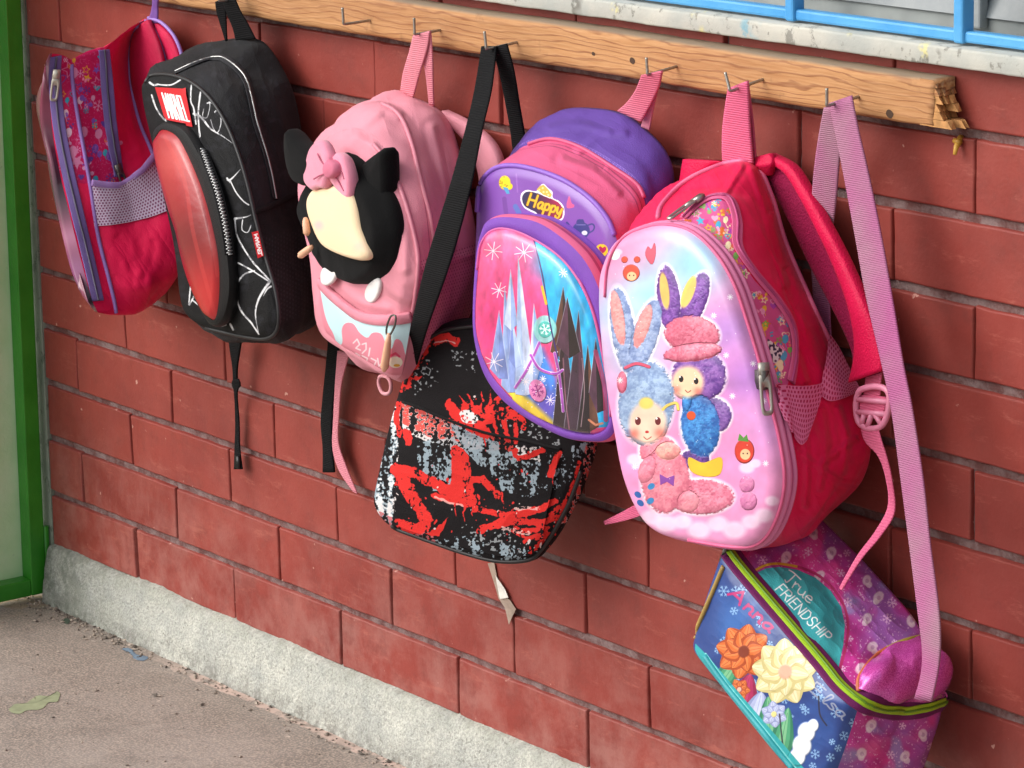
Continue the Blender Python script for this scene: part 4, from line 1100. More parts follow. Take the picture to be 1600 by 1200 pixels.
# pointed soft ears of the plush
blob('ear', [(450, 203), (449, 230), (454, 262), (464, 284), (480, 290), (496, 276), (500, 256), (486, 238), (468, 220), (456, 206)], -.158, .010, FL, po)
blob('ear', [(604, 232), (606, 258), (606, 295), (603, 326), (595, 342), (578, 328), (562, 292), (556, 272), (574, 252), (594, 236)], -.162, .010, FL, po)
BOW = FAB('#e58ea6', .7, sheen=.4)
blob('bow', [(494, 221), (503, 220), (509, 228), (516, 248), (515, 268), (512, 280), (508, 294), (498, 293), (488, 297), (478, 286), (477, 270), (481, 250), (486, 232)], -.178, .007, BOW, po, dome=.15)
blob('bow', [(524, 240), (534, 242), (541, 256), (547, 280), (548, 306), (543, 316), (536, 308), (526, 292), (517, 278), (518, 262), (521, 250)], -.178, .007, BOW, po, dome=.15)
blob('bow_knot', [(510, 254), (517, 250), (525, 256), (527, 269), (521, 278), (513, 278), (508, 267)], -.186, .007, FAB('#d2758f', .7), po, dome=.4)
for l in ([(512, 262), (502, 252), (496, 240)], [(511, 270), (500, 274), (490, 280)], [(525, 264), (533, 268), (538, 280)], [(522, 274), (530, 286), (537, 298)]):
    V, F = tube([at(x, y, -.1872) for x, y in smooth(l, 12)], .0009, 6); part(T, 'bow_crease', V, F, FAB('#b8647c', .8), po)
WHT = FAB('#e3dfdd', .85)
blob('white_paw', [(505, 419), (517, 416), (526, 424), (522, 438), (512, 446), (503, 443), (501, 430)], -.162, .0025, WHT, po, dome=.2)
blob('white_paw', [(580, 440), (590, 434), (594, 444), (591, 460), (582, 473), (573, 470), (570, 459), (574, 447)], -.166, .0025, WHT, po, dome=.2)
CRM = M('#e2ad8c', .5)
for a, b in (((477, 340), (480, 368)), ((488, 385), (467, 401))):
    A, B_ = at(*a, -.172), at(*b, -.176); V, F = tube([A, A*.8+B_*.2, A*.5+B_*.5, A*.15+B_*.85, B_], .004, 12, rr=[.002, .0038, .0042, .0042, .002]); part(T, 'zip_pull', V, F, CRM, po)
A, B_ = at(608, 522, -.174), at(600, 580, -.168); zp = None
V, F = tube([A, A*.8+B_*.2, A*.5+B_*.5, A*.12+B_*.88, B_], .004, 12, rr=[.0022, .0036, .0044, .0048, .002]); zp = part(T, 'zip_pull', V, F, CRM)
ringp = [at(x, y, -.173) for x, y in smooth([(611, 494), (618, 494), (617, 508), (610, 522), (604, 522), (605, 508)], 30, True)]; V, F = tube(ringp, .0012, 8, closed=True); part(T, 'slider', V, F, DARKSTEEL, zp)
lp_ = [at(x, y, -.125) for x, y in smooth([(594, 588), (592, 600), (598, 614), (608, 614), (611, 602), (606, 590)], 30, True)]; V, F = tube(lp_, .0022, 8, closed=True); part(T, 'loop', V, F, FAB('#d99aa2'))
PKW = webbing('#e08f9c', '#dc8a98', '#b86a78', 130)
band(T, 'hanging_loop', c4([(0, 0)]) and [(646, 55), (640, 80), (630, 115), (625, 152)], [(672, 48), (668, 75), (656, 115), (645, 156)], (-.056, -.05, -.04), PKW, .002, 24)
band(T, 'hanging_loop', [(656, 55), (660, 85), (666, 120), (671, 166)], [(673, 48), (676, 85), (677, 125), (678, 166)], (-.054, -.045, -.032), PKW, .002, 24)
band(T, 'shoulder_strap', [(690, 192), (716, 205), (740, 235), (752, 275), (756, 330)], [(696, 172), (735, 192), (770, 222), (786, 262), (790, 330)], (-.022, -.02, -.018), FAB('#dd93a0', .8), .012, 30)
st = band(T, 'shoulder_strap', [(528, 548), (524, 600), (521, 660), (520, 700), (530, 735), (552, 768)], [(546, 552), (534, 600), (530, 650), (529, 690), (541, 728), (559, 772)], (-.03, -.018, -.012), PKW, .002, 40)

# ---------------------------------------------------------------- bag 4: black and red sling bag
T = Thing('sling_bag', 'black bag with red and grey paint splashes, hanging on a long black strap', 'bag', tuple(at(740, 880, -.05)), GRP)
PL = Plane(750, 700, -.098, 16, 4)
F4p = [(632, 590), (644, 552), (664, 520), (700, 505), (740, 500), (790, 500), (840, 515), (880, 560), (905, 620), (918, 690), (908, 735), (889, 786), (865, 830), (842, 863), (827, 876), (780, 878), (728, 865), (664, 843), (612, 823), (590, 800), (586, 778), (598, 718), (613, 655)]
F4 = outline(F4p, PL, NN)
Bk = F4-PL.n*.036
rows = loft([grow(Bk, .88), grow(F4-PL.n*.02, .985), F4], [8, 8], .002); g = Grid(np.array(rows), True); g.sgn = -1; g.wrinkle(.002, 18, 2.5)
def splat(p):
    X0, Y0 = p.X, p.Y; p.X = X0+6*(fbm2(X0, Y0, 11, 91, 3)-.5)+1.3*(fbm2(X0, Y0, 3.5, 95, 2)-.5); p.Y = Y0+6*(fbm2(X0, Y0, 11, 92, 3)-.5)+1.3*(fbm2(X0, Y0, 3.5, 96, 2)-.5)
    X, Y = X0, Y0; GRY, WH, RED = '#9db0ba', '#e9e4e2', '#d8302c'
    streak = fbm2(X*1.0, Y*.22, 7, 11, 5); fine = fbm2(X, Y, 3.2, 21, 3); mid = fbm2(X, Y, 38, 31, 3)
    spl = ((streak*.55+fine*.45) > .53)
    def zone(poly, col, thr, a=.9):
        poly = c5(poly); m = p._box(poly, 1); ins = p.inpoly(m, poly)
        v = (streak*.5+fine*.5)[m] > thr+.034+.20*(.5-mid[m]); p.put(m, (ins & v)*a, col)
    zone([(195, 425), (400, 500), (560, 570), (560, 640), (430, 640), (200, 560)], WH, .47)
    zone([(195, 425), (400, 500), (700, 600), (700, 640), (430, 640), (200, 520)], '#d8463f', .50)
    zone([(260, 600), (420, 580), (470, 640), (420, 830), (330, 820), (270, 760)], GRY, .50)
    zone([(410, 520), (560, 580), (620, 600), (640, 700), (560, 720), (470, 640)], GRY, .42)
    zone([(560, 640), (740, 640), (920, 650), (930, 800), (760, 850), (640, 820), (590, 740)], GRY, .51)
    zone([(690, 620), (810, 620), (820, 690), (720, 680)], WH, .50)
    zone([(190, 430), (140, 480), (70, 840), (90, 920), (150, 980), (160, 760)], GRY, .44)
    zone([(150, 440), (190, 430), (160, 980), (70, 900), (100, 700)], WH, .53)
    zone([(900, 860), (1030, 600), (950, 620), (930, 760)], GRY, .44)
    zone([(330, 1040), (500, 1020), (800, 1090), (800, 1160), (480, 1120)], GRY, .54)
    zone([(90, 910), (330, 1010), (340, 1060), (140, 990)], '#c86a70', .50)
    zone([(860, 990), (960, 780), (1040, 560), (1180, 560), (1100, 900), (900, 1120)], WH, .47); zone([(860, 990), (960, 780), (1040, 560), (1180, 560), (1100, 900), (900, 1120)], '#c8423c', .50)
    dots = fbm2(X, Y, 4.5, 51, 2)
    for poly in ([(410, 190), (530, 200), (520, 290), (430, 260)], [(240, 240), (330, 230), (380, 320), (250, 400)], [(640, 230), (760, 240), (750, 330), (660, 320)], [(450, 970), (640, 970), (780, 1050), (700, 1110), (480, 1060)], [(560, 500), (900, 520), (900, 620), (700, 560)]):
        poly = c5(poly); m = p._box(poly, 1); p.put(m, (p.inpoly(m, poly) & (dots[m] > .69))*.75, '#b9c0c4')
    p.line(c5([(280, 290), (300, 270), (325, 285), (318, 305), (290, 300), (280, 290)]), 1.6, '#a9b0b4', .8)
    dry = np.clip((streak*.6+fine*.4-.37)/.03, 0, 1)
    R = lambda l, w_, tp=False: p.line(c5(l), w_/2.857*1.22, RED, sm=True, rag=.45, taper=tp, mod=dry)
    R([(190, 355), (225, 290), (262, 240), (300, 190), (350, 150), (395, 140), (432, 158)], 36, False)
    R([(180, 320), (205, 345), (230, 330)], 30); R([(260, 320), (284, 312)], 18, True)
    p.line(c5([(340, 158), (400, 150), (432, 160)]), 2, '#f1d9d5', .8)
    for l, w_ in (([(500, 470), (455, 400)], 20), ([(530, 470), (490, 385)], 18), ([(560, 480), (545, 375)], 22), ([(585, 480), (588, 365)], 18), ([(600, 470), (615, 420), (645, 398)], 20), ([(640, 480), (700, 415)], 16), ([(480, 450), (610, 470), (700, 480)], 40), ([(610, 430), (605, 500), (622, 560)], 16), ([(650, 460), (655, 530), (668, 595)], 18), ([(690, 480), (705, 540), (700, 610)], 15), ([(700, 480), (745, 510), (735, 540)], 16), ([(560, 480), (590, 500), (575, 510)], 26)): R(l, w_, len(l) == 2)
    R([(410, 438), (438, 478), (480, 512), (540, 540), (570, 560)], 44); p.ell(*c5([(492, 488)])[0], 15, 10, '#dcdad8', .4, mod=(fine > .42)*1.0)
    R([(165, 722), (240, 738), (320, 775), (390, 812), (440, 830)], 40); R([(178, 730), (215, 810), (265, 890), (300, 960), (280, 985), (225, 990), (180, 968)], 46)
    p.fill(c5([(415, 625), (470, 640), (500, 690), (505, 760), (525, 870), (500, 892), (420, 880), (340, 858), (330, 830), (400, 830), (412, 740)]), RED, sm=True, mod=dry)
    p.line(c5([(345, 850), (400, 875), (470, 885)]), 3.5, '#eeb9b2', .8, rag=.5)
    R([(500, 770), (560, 775), (590, 800), (622, 838)], 26); R([(560, 760), (600, 790)], 14, True)
    for l, w_ in (([(520, 898), (590, 915), (680, 930), (800, 905), (880, 868)], 24), ([(545, 995), (620, 965), (700, 930), (780, 900)], 26), ([(600, 980), (700, 955), (810, 960), (900, 930)], 24), ([(700, 990), (770, 1000), (840, 985)], 16), ([(740, 1045), (800, 1020), (850, 1015)], 16), ([(770, 1095), (800, 1060), (840, 1040)], 14), ([(690, 1000), (760, 1030), (800, 1035)], 12), ([(800, 960), (830, 1000), (820, 1050)], 26), ([(860, 940), (890, 900), (930, 880)], 18)): R(l, w_)
    for l in ([(640, 985), (700, 1000), (760, 1010)], [(700, 900), (760, 890), (800, 900)]): p.line(c5(l), 5, '#eec3bd', .8, rag=.8, mod=(fine > .45)*1.0)
    p.fill(c5([(300, 1012), (345, 985), (402, 935), (380, 975), (362, 1026), (330, 1022)]), RED); R([(215, 560), (225, 600)], 26)
    R([(700, 640), (700, 670), (740, 672), (820, 640)], 18); R([(895, 655), (880, 690), (855, 742)], 24); R([(180, 430), (170, 500), (185, 570)], 22)
    R([(870, 1000), (900, 930), (960, 780), (990, 690)], 12)
    q_ = random.Random(5)
    for cx, cy, sp_, n_ in ((300, 960, 90, 40), (560, 830, 90, 40), (720, 980, 130, 60), (560, 470, 110, 40), (400, 760, 90, 30), (820, 1040, 60, 30), (260, 220, 60, 20), (760, 700, 90, 24)):
        for _ in range(n_//2):
            x, y = c5([(q_.gauss(cx, sp_*.6), q_.gauss(cy, sp_*.6))])[0]; r_ = abs(q_.gauss(0, .8))+.4; p.ell(x, y, r_, r_*q_.uniform(.7, 2.2), RED if q_.random() < .75 else '#d9c9c6', q_.uniform(-.5, .5))
    for x, y0, y1 in ((470, 880, 960), (430, 880, 930), (250, 990, 1030), (640, 830, 900), (600, 800, 850), (690, 930, 1010), (860, 740, 800), (560, 560, 640), (505, 870, 930)): R([(x, y0), (x+6, y1)], 9, True)
    p.X, p.Y = X0, Y0
p = Paint(g, 1024, 256, '#161315'); splat(p)
bodym = skin('splash_side', p, .85, bump=.4, bscale=900.0, weave=True); g.build(T, 'body', bodym, back=True)
fr = cap_rows(F4, PL.n, .016, .008, 24); gf = Grid(np.array(fr), True); gf.sgn = -1; gf.wrinkle(.0015, 16, 6)
p = Paint(gf, 1536, 384, '#161315'); splat(p); p.crumple(.8, 50, .4, 2.0, 9)
gf.build(T, 'front_panel', skin('splash_front', p, .85, height=True, hdist=.005, hstr=.6, bump=.4, bscale=900.0, weave=True))
fp = patch(T, c5([(200, 432), (265, 452), (330, 484), (440, 530), (560, 572), (640, 590), (720, 604), (810, 625), (905, 645)]), c5([(165, 965), (240, 995), (330, 1022), (450, 1060), (560, 1090), (640, 1105), (720, 1108), (770, 1100), (812, 1072)]), 48, 36, lambda u, v: .003+.011*(1-v)**4*(.25+math.sin(math.pi*u)))
p = Paint(fp, 1024, 768, '#161315'); splat(p); p.crumple(.9, 55, .4, 2.0, 10)
fp.build(T, 'front_pocket', skin('splash_pocket', p, .85, height=True, hdist=.006, hstr=.6, bump=.4, bscale=900.0, weave=True), add=False)
piping(T, c5([(200, 424), (265, 444), (330, 474), (440, 518), (560, 558), (640, 576), (720, 590), (810, 612), (905, 634)]), '#060506', .0016, 70, name='pocket_slit_shade', rough=.95)  # black tube added to stand for the shade inside the pocket slit
piping(T, [(612, 823), (664, 842), (728, 864), (780, 876), (826, 874), (842, 862), (866, 828), (889, 785), (908, 735)], '#1a1719', .0026, 70, name='seam')
piping(T, [(634, 600), (644, 566), (662, 538), (690, 518), (735, 511), (790, 508)], '#171517', .0022, 50, name='zipper')
band(T, 'shoulder_strap', [(753, 72), (742, 140), (727, 205), (703, 292), (668, 405), (645, 500), (637, 545), (634, 575)], [(776, 72), (768, 140), (753, 205), (734, 300), (707, 400), (674, 495), (661, 535), (650, 575)], (-.058, -.085, -.125, -.155, -.165, -.165, -.158, -.125), BLKW, .0025, 60)
band(T, 'shoulder_strap', [(770, 74), (782, 120), (792, 170), (800, 220), (806, 300), (806, 400), (800, 500)], [(792, 68), (803, 110), (812, 165), (821, 220), (828, 300), (830, 400), (822, 510)], (-.056, -.045, -.03, -.025, -.03, -.04), BLKW, .0025, 40)

# ---------------------------------------------------------------- bag 5: purple and pink bag
T = Thing('backpack', 'purple and pink backpack with a shiny pink and blue embossed picture pocket', 'backpack', tuple(at(900, 690, -.05)), GRP)
PL = Plane(850, 450, -.128, 2); PG = Plane(930, 350, -.080, 2); PB = Plane(950, 300, -.028, 0)
F5 = outline(c6([(48, 500), (50, 430), (58, 390), (80, 358), (125, 335), (200, 341), (300, 376), (380, 430), (430, 488), (455, 545), (468, 650), (474, 800), (478, 1000), (468, 1085), (440, 1122), (370, 1126), (300, 1110), (200, 1062), (120, 1000), (70, 930), (45, 850), (40, 760), (43, 620)]), PL, NN)
G5 = outline(c6([(108, 470), (105, 400), (120, 350), (150, 308), (195, 280), (265, 264), (350, 288), (450, 348), (515, 396), (540, 450), (548, 550), (552, 700), (556, 880), (552, 990), (530, 1045), (450, 1085), (370, 1085), (270, 1030), (190, 965), (140, 900), (115, 820), (108, 740), (105, 600)]), PG, NN)
B5 = outline(c6([(190, 420), (186, 340), (195, 275), (240, 214), (300, 170), (400, 167), (485, 186), (550, 234), (600, 290), (624, 355), (622, 440), (612, 560), (604, 700), (600, 880), (580, 985), (520, 1040), (440, 1060), (350, 1040), (270, 980), (220, 880), (200, 800), (192, 720), (190, 560)]), PB, NN)
rows = loft([B5, G5*.5+B5*.5+np.array([0, -.006, 0]), G5, F5], [8, 8, 10], .002); g = Grid(np.array(rows), True); g.sgn = -1
g.wrinkle(.003, 16, 7.0, fade=np.concatenate([np.ones(16)*1.2, np.ones(len(rows)-16)*.6]))
p = Paint(g, 1024, 384, '#5e3f96'); p.img[p.Vv > .40] = hexc('#5e3f96')
K5 = np.linspace(0, 1, 400)
pinkv0 = g.v[16]; m_ = (p.Vv >= pinkv0-.01); p.img[m_] = hexc('#d65a84')
for dv, c_ in ((-.035, '#8f6fc4'), (-.05, '#8f6fc4')):
    mm = (np.abs(p.Vv-(pinkv0+dv)) < .004) & ((p.U*400) % 1 < .6); p.img[mm] = hexc(c_)
for dv in (.05, .10): mm = np.abs(p.Vv-(pinkv0+dv)) < .007; p.img[mm] = hexc('#a63f68')
p.crumple(1.0, 55, .5, 2.4, 11)
for l in ([(905, 236), (935, 215), (975, 208)], [(950, 265), (990, 300), (1003, 335)], [(880, 250), (930, 268), (965, 300)], [(860, 200), (900, 195), (950, 205)]): p.crease(l, 7, .7)
g.build(T, 'body', skin('purple_pink_cloth', p, .6, height=True, hdist=.006, hstr=.65, bump=.35, bscale=850.0, weave=True, sheen=.25, var=.07, vscale=30.0), back=True)
fr = cap_rows(F5, PL.n, .004, .005, 22); gf = Grid(np.array(fr), True); gf.sgn = -1; gf.wrinkle(.0009, 20, 3)
p = Paint(gf, 1280, 384, '#8350ad')
b = cH
p.ell(*b([(65, 190)])[0], 9, 11, '#efd024'); p.ell(*b([(120, 235)])[0], 5, 5, '#efd024'); p.fill(b([(40, 240), (100, 250), (125, 320), (90, 325)]), '#4f9cc8')
for _ in range(9): p.ell(786+RNG.uniform(-5, 8), 284+RNG.uniform(-8, 8), .9, .9, '#7a5a1a')
p.line(b([(200, 90), (215, 300)]), 2, '#a878c8', .6); p.line(b([(60, 380), (80, 540)]), 7, '#6a3c92', .7, sm=True); p.line(b([(190, 470), (230, 540)]), 8, '#4a7fc0', .7)
cloud = [(250, 390), (265, 310), (330, 275), (430, 290), (470, 235), (520, 205), (570, 250), (625, 300), (630, 370), (700, 405), (755, 470), (765, 560), (740, 625), (690, 645), (625, 660), (540, 650), (470, 620), (430, 560), (370, 530), (290, 480)]
p.fill(b(cloud), '#f0ecf4', sm=True)
inn = [(268, 390), (285, 325), (335, 295), (440, 312), (520, 345), (620, 385), (690, 420), (738, 480), (745, 555), (725, 610), (640, 635), (550, 628), (480, 600), (440, 545), (380, 512), (300, 465)]
p.fill(b(inn), '#2c2350', sm=True)
mm = p._box(b(inn), 0); ii = p.inpoly(mm, [tuple(q) for q in smooth(b(inn), 96, True)]); tt = np.clip((p.X[mm]-835)/35, 0, 1); p.put(mm, ii*tt, '#a3174a')
p.fill(b([(440, 270), (470, 235), (520, 215), (575, 270), (618, 330), (600, 365), (520, 335)]), '#d8b24a'); 
for q in b([(470, 275), (510, 255), (520, 300), (560, 300), (575, 335)]): p.ell(*q, 1.6, 1.6, '#f3e09a')
o = np.array(b([(330, 450)])[0]); rt = np.array(b([(690, 560)])[0])-o
p.text('Happy', o, rt/2.75, np.array([6.0, -17.5]), 3.4, '#edbb2c', outline_col='#6a3a12', ow=1.6)
p.fill(b([(820, 345), (800, 400), (790, 450), (800, 490), (870, 480), (880, 450), (850, 430)]), '#d95a92', sm=True)
NAVY = '#34397f'
p.ell(*b([(960, 750)])[0], 13.5, 13, NAVY); p.fill(b([(900, 660), (920, 620), (985, 620), (1005, 665)]), NAVY); p.line(b([(870, 790), (830, 710), (795, 660)]), 3.4, NAVY, sm=True)
p.line(b([(1040, 690), (1090, 675), (1115, 705), (1100, 750), (1050, 780)]), 2.2, NAVY, sm=True); p.ell(*b([(1000, 780)])[0], 4.5, 3.6, '#d9dbe8'); p.line(b([(905, 685), (1010, 685)]), 1, '#8a7fc4')
p.ell(*b([(1200, 985)])[0], 10, 10, '#ecc72a'); p.fill(b([(1165, 950), (1185, 935), (1210, 955), (1235, 935), (1255, 955), (1250, 985), (1215, 1020), (1180, 985)]), '#b32355'); p.line(b([(1205, 910), (1215, 885)]), 2, '#8a5a9a')
gf.build(T, 'front_panel', skin('purple_front', p, .35, bump=.15, bscale=700.0, coat=.15))
piping(T, c6([(50, 470), (56, 400), (80, 360), (125, 337), (200, 343), (300, 378), (380, 432), (430, 490), (452, 540)]), '#8a5cc0', .0028, 80)
piping(T, c6([(200, 272), (265, 258), (350, 282), (450, 342), (516, 390), (536, 430)]), '#c9527e', .0022, 60)
# embossed picture pocket
PP = Plane(850, 500, -.158, 2)
Ppx = c6([(45, 600), (60, 530), (80, 496), (130, 486), (220, 500), (300, 550), (360, 610), (402, 690), (424, 780), (442, 920), (456, 1060), (452, 1110), (422, 1140), (370, 1142), (300, 1130), (200, 1080), (120, 1020), (70, 950), (42, 860), (36, 760)])
O5 = outline(Ppx, PP, NN); Ob = O5+np.array([0, .032, 0]); Ob = grow(Ob, .985)
g = Grid(np.array(loft([Ob, O5*.4+Ob*.6, O5], [5, 6], .003)), True)
p = Paint(g, 768, 96, '#7a4cae'); p.img[(p.Vv > .45)] = hexc('#d9688f'); p.img[np.abs(p.Vv-.72) < .05] = hexc('#b04670')
pk = g.build(T, 'front_pocket', skin('pocket_gusset', p, .55, bump=.3, bscale=900.0, weave=True))
inp = c6([(60, 610), (68, 560), (88, 528), (140, 520), (212, 548), (290, 600), (346, 668), (388, 760), (416, 880), (436, 1000), (438, 1070), (425, 1105), (380, 1122), (300, 1106), (200, 1056), (130, 990), (82, 920), (54, 830), (50, 740)])
I5 = outline(inp, PP, NN, .003)
g = Grid(np.array([O5, O5*.6+I5*.4+PP.n*.003, I5*.9+O5*.1+PP.n*.002, I5]), True); g.build(T, 'rim', FAB('#7a48ac', .5), pk)
g = Grid(np.array(cap_rows(I5, PP.n, .010, .006, 30)), True)
p = Paint(g, 1536, 448, '#e84a86')
p.glow(*c6([(110, 560)])[0], 45, '#f06a9c', .9); p.glow(*c6([(100, 820)])[0], 55, '#d92a72', .9); p.glow(*c6([(150, 900)])[0], 30, '#e05a9a', .6)
p.fill(c6([(212, 540), (300, 600), (400, 760), (450, 1100), (300, 1110), (290, 1000), (262, 800), (232, 640)]), '#27a9df')
p.glow(*c6([(260, 620)])[0], 30, '#1fb6ee', .8)
p.fill(c6([(165, 985), (240, 870), (280, 960), (310, 1120), (200, 1070), (120, 1000)]), '#3f7fd0', soft=5); p.glow(*c6([(250, 1040)])[0], 30, '#6a4ab8', .85)
p.fill(c6([(118, 985), (150, 985), (200, 1020), (260, 1075), (300, 1108), (200, 1080), (110, 1020)]), '#ecc83a', sm=True, soft=4)
# pale blue ice shards (left) and dark shards (right)
ICE = ['#8fa6d8', '#a9bde6', '#7f93cc', '#c3cfee', '#6f82c0']
def shard(pts, cols, h):
    pts = c6(pts); a, t_, b_, m_ = pts
    p.fill([a, t_, m_], cols[0], h=h); p.fill([t_, b_, m_], cols[1], h=h*.8); p.line([a, t_, b_], .9, '#e8ecf8', .5)
for sh, i in (([(118, 1000), (128, 690), (175, 1000), (145, 1000)], 0), ([(160, 1005), (168, 600), (222, 1000), (188, 1010)], 1), ([(85, 930), (112, 760), (140, 960), (112, 960)], 2), ([(195, 990), (214, 740), (242, 900), (212, 1000)], 3), ([(140, 900), (150, 780), (180, 920), (160, 930)], 4), ([(128, 800), (146, 640), (166, 800), (148, 820)], 3)):
    shard(sh, (ICE[i], ICE[(i+2) % 5]), .5+.1*i)

DK = ['#2c1d26', '#3f2a3c', '#513246', '#20161c', '#5a3a2e']
for sh, i in (([(262, 880), (300, 690), (330, 880), (296, 900)], 4), ([(268, 1110), (300, 780), (345, 1120), (305, 1130)], 0), ([(300, 1120), (345, 760), (380, 1120), (345, 1130)], 1), ([(340, 1110), (372, 860), (405, 1100), (378, 1115)], 3), ([(375, 1000), (395, 840), (425, 1050), (400, 1060)], 2), ([(280, 860), (312, 720), (350, 880), (318, 900)], 2)):
    shard(sh, (DK[i], DK[(i+1) % 5]), .4+.12*i)
p.line(c6([(300, 900), (306, 1010), (318, 1110)]), 2, '#a06a78', .7, sm=True); p.line(c6([(355, 900), (362, 1000), (352, 1100)]), 1.6, '#c9a9b0', .6, sm=True)
p.line(c6([(395, 880), (420, 980), (425, 1080)]), 7, '#c94a7a', .8, sm=True); p.line(c6([(375, 1080), (395, 1095), (415, 1090)]), 3.4, '#d98a68', .9)
PUR = '#a24ab0'
for l in ([(232, 850), (195, 930), (160, 985)], [(275, 885), (290, 960), (300, 1055)], [(205, 890), (230, 930), (275, 945), (298, 935)]): p.line(c6(l), 5.2, '#e6c4ea', sm=True, h=.8); p.line(c6(l), 3.6, PUR, sm=True, h=.9)
p.ell(*c6([(247, 815)])[0], 18, 22, '#8fd6d2', h=.9, a=.9); p.ell(*c6([(247, 815)])[0], 11, 13, '#4fb8b0', h=1); p.flake(*c6([(247, 815)])[0], 9, '#e9fbf8', 1.4)
p.ell(*c6([(225, 995)])[0], 13, 18, '#df7fb6', rot=-.3, h=.7); p.flake(*c6([(225, 995)])[0], 10, '#8a2a78', 1.5)
for x, y, r_ in ((95, 585, 14), (185, 590, 15), (112, 700, 12), (97, 910, 15), (190, 968, 6), (262, 1022, 8), (205, 935, 6), (300, 650, 7), (240, 960, 5)): p.star(*c6([(x, y)])[0], r_, '#fbeaf2', 4, 1.0, RNG.uniform(0, 1))
for _ in range(50): x, y = RNG.uniform(170, 300), RNG.uniform(880, 1090); p.ell(*c6([(x, y)])[0], .8, .8, '#e6e9ff')
p.line(c6([(212, 545), (240, 660), (262, 800), (285, 900)]), 2.2, '#3a2a6a', sm=True); p.line(c6([(238, 690), (250, 740)]), 4, '#e0a22e')
p.img = np.clip(p.img*(1+.55*(fbm2(p.X*1.6, p.Y*.7, 16, 83, 4)-.5))[..., None], 0, 1)
g.build(T, 'picture_panel', skin('embossed_vinyl', p, .16, height=True, coat=.8, hstr=.9, hdist=.003), pk)
piping(T, c6([(50, 640), (60, 565), (86, 530), (140, 520), (212, 548), (290, 600), (346, 668), (388, 760), (416, 880), (436, 1000), (440, 1070)]), '#c95a98', .0018, 80)
PKS = webbing('#df7f93', '#d9748c', '#b05470', 130)
band(T, 'hanging_loop', [(1003, 117), (994, 140), (980, 160), (965, 173)], [(1035, 110), (1030, 135), (1016, 165), (1002, 190)], (-.062, -.05, -.04), PKS, .0025, 22)
band(T, 'hanging_loop', [(1018, 125), (1015, 150), (1008, 175), (1002, 198)], [(1036, 110), (1028, 140), (1020, 175), (1015, 203)], (-.056, -.04, -.030), FAB('#d9889a', .7), .002, 22)

# ---------------------------------------------------------------- bag 6: pink hard front bag with two rabbits
T = Thing('backpack', 'crimson backpack with pastel hard front showing two fluffy toy rabbits', 'backpack', tuple(at(1230, 840, -.05)), GRP)
PL = Plane(1080, 600, -.168, 0); PB = Plane(1200, 500, -.032, 0)
f6 = c7([(38, 545), (45, 480), (78, 418), (138, 390), (190, 384), (250, 401), (310, 458), (352, 530), (383, 620), (408, 700), (435, 800), (460, 900), (474, 990), (464, 1062), (435, 1130), (395, 1162), (330, 1162), (240, 1146), (180, 1128), (138, 1088), (100, 1000), (76, 880), (56, 760), (43, 640)])
F6 = outline(f6, PL, NN)
G6 = grow(F6, .995)+np.array([0, .015, 0])
B6 = outline(c7([(165, 430), (160, 375), (172, 335), (232, 278), (320, 240), (385, 232), (415, 256), (445, 330), (475, 430), (532, 560), (592, 690), (634, 778), (668, 870), (678, 930), (658, 1000), (612, 1050), (545, 1092), (470, 1128), (400, 1125), (325, 1060), (280, 940), (240, 800), (200, 640), (172, 520)]), PB, NN)
mid = grow(B6*.5+G6*.5, 1.03)
rows = loft([B6, mid, G6], [16, 12], .004); g = Grid(np.array(rows), True); g.sgn = -1
g.wrinkle(.006, 15, 12.0, (1, 1, .8), fade=np.concatenate([np.linspace(.6, 1.3, 16), np.linspace(1.2, .2, len(rows)-16)]))
p = Paint(g, 1280, 512, '#e0124c')
prt = c7([(205, 385), (255, 342), (300, 322), (335, 330), (352, 380), (350, 450), (398, 520), (450, 575), (487, 635), (491, 700), (478, 772), (445, 768), (420, 700), (395, 620), (365, 530), (320, 430), (270, 395)])
p.fill(prt, '#d65a92'); doodles(p, prt, ['#f0c23a', '#4fb0d0', '#f4a8c8', '#7fc05a', '#e8743a', '#b04ab0', '#fff0c0', '#e0408a'], 560, 3, (4, 8), 1.4)
sp = c7([(430, 660), (470, 690), (450, 720), (425, 710)]); m_ = p._box(sp, 0); p.put(m_, p.inpoly(m_, sp)*1.0, '#e8e4e0'); p.put(m_, (p.inpoly(m_, sp) & (fbm2(p.X[m_], p.Y[m_], 3, 2, 1) > .55))*1.0, '#33304a')
p.crumple(1.2, 38, 1.1, 2.4, 12)
fz = lambda pts: [(1130+x/4.444, 230+y/4.444) for x, y in pts]
for l in (fz([(200, 160), (290, 420), (335, 600), (390, 800), (425, 960)]), fz([(345, 480), (375, 620), (430, 820)]), fz([(120, 140), (60, 240), (10, 330)]), c7([(500, 930), (540, 960), (600, 1000), (640, 1010)]), c7([(520, 900), (525, 980), (520, 1060)]), c7([(560, 830), (570, 920), (555, 1020)]), c7([(600, 830), (620, 900), (610, 980)]), c7([(470, 640), (500, 700), (520, 760)]), c7([(640, 900), (600, 930), (560, 960)])): p.crease(l, 5.5, .8)
g.build(T, 'body', skin('crimson_nylon', p, .36, height=True, hdist=.007, hstr=.8, bump=.2, bscale=1100.0, weave=True, sheen=.1), back=True)
g = Grid(np.array(loft([grow(G6, 1.0), G6*.6+F6*.4, F6], [4, 6], .003)), True)
p = Paint(g, 768, 96, '#d97ea6'); p.img[np.abs(p.Vv-.5) < .09] = hexc('#c05a8a'); p.img[p.Vv < .10] = hexc('#c5164a')
fp = g.build(T, 'front_compartment', skin('zip_gusset', p, .6, bump=.3, bscale=900.0, weave=True))
fr = cap_rows(F6, PL.n, .012, .012, 60, 2.4); g = Grid(np.array(fr), True)
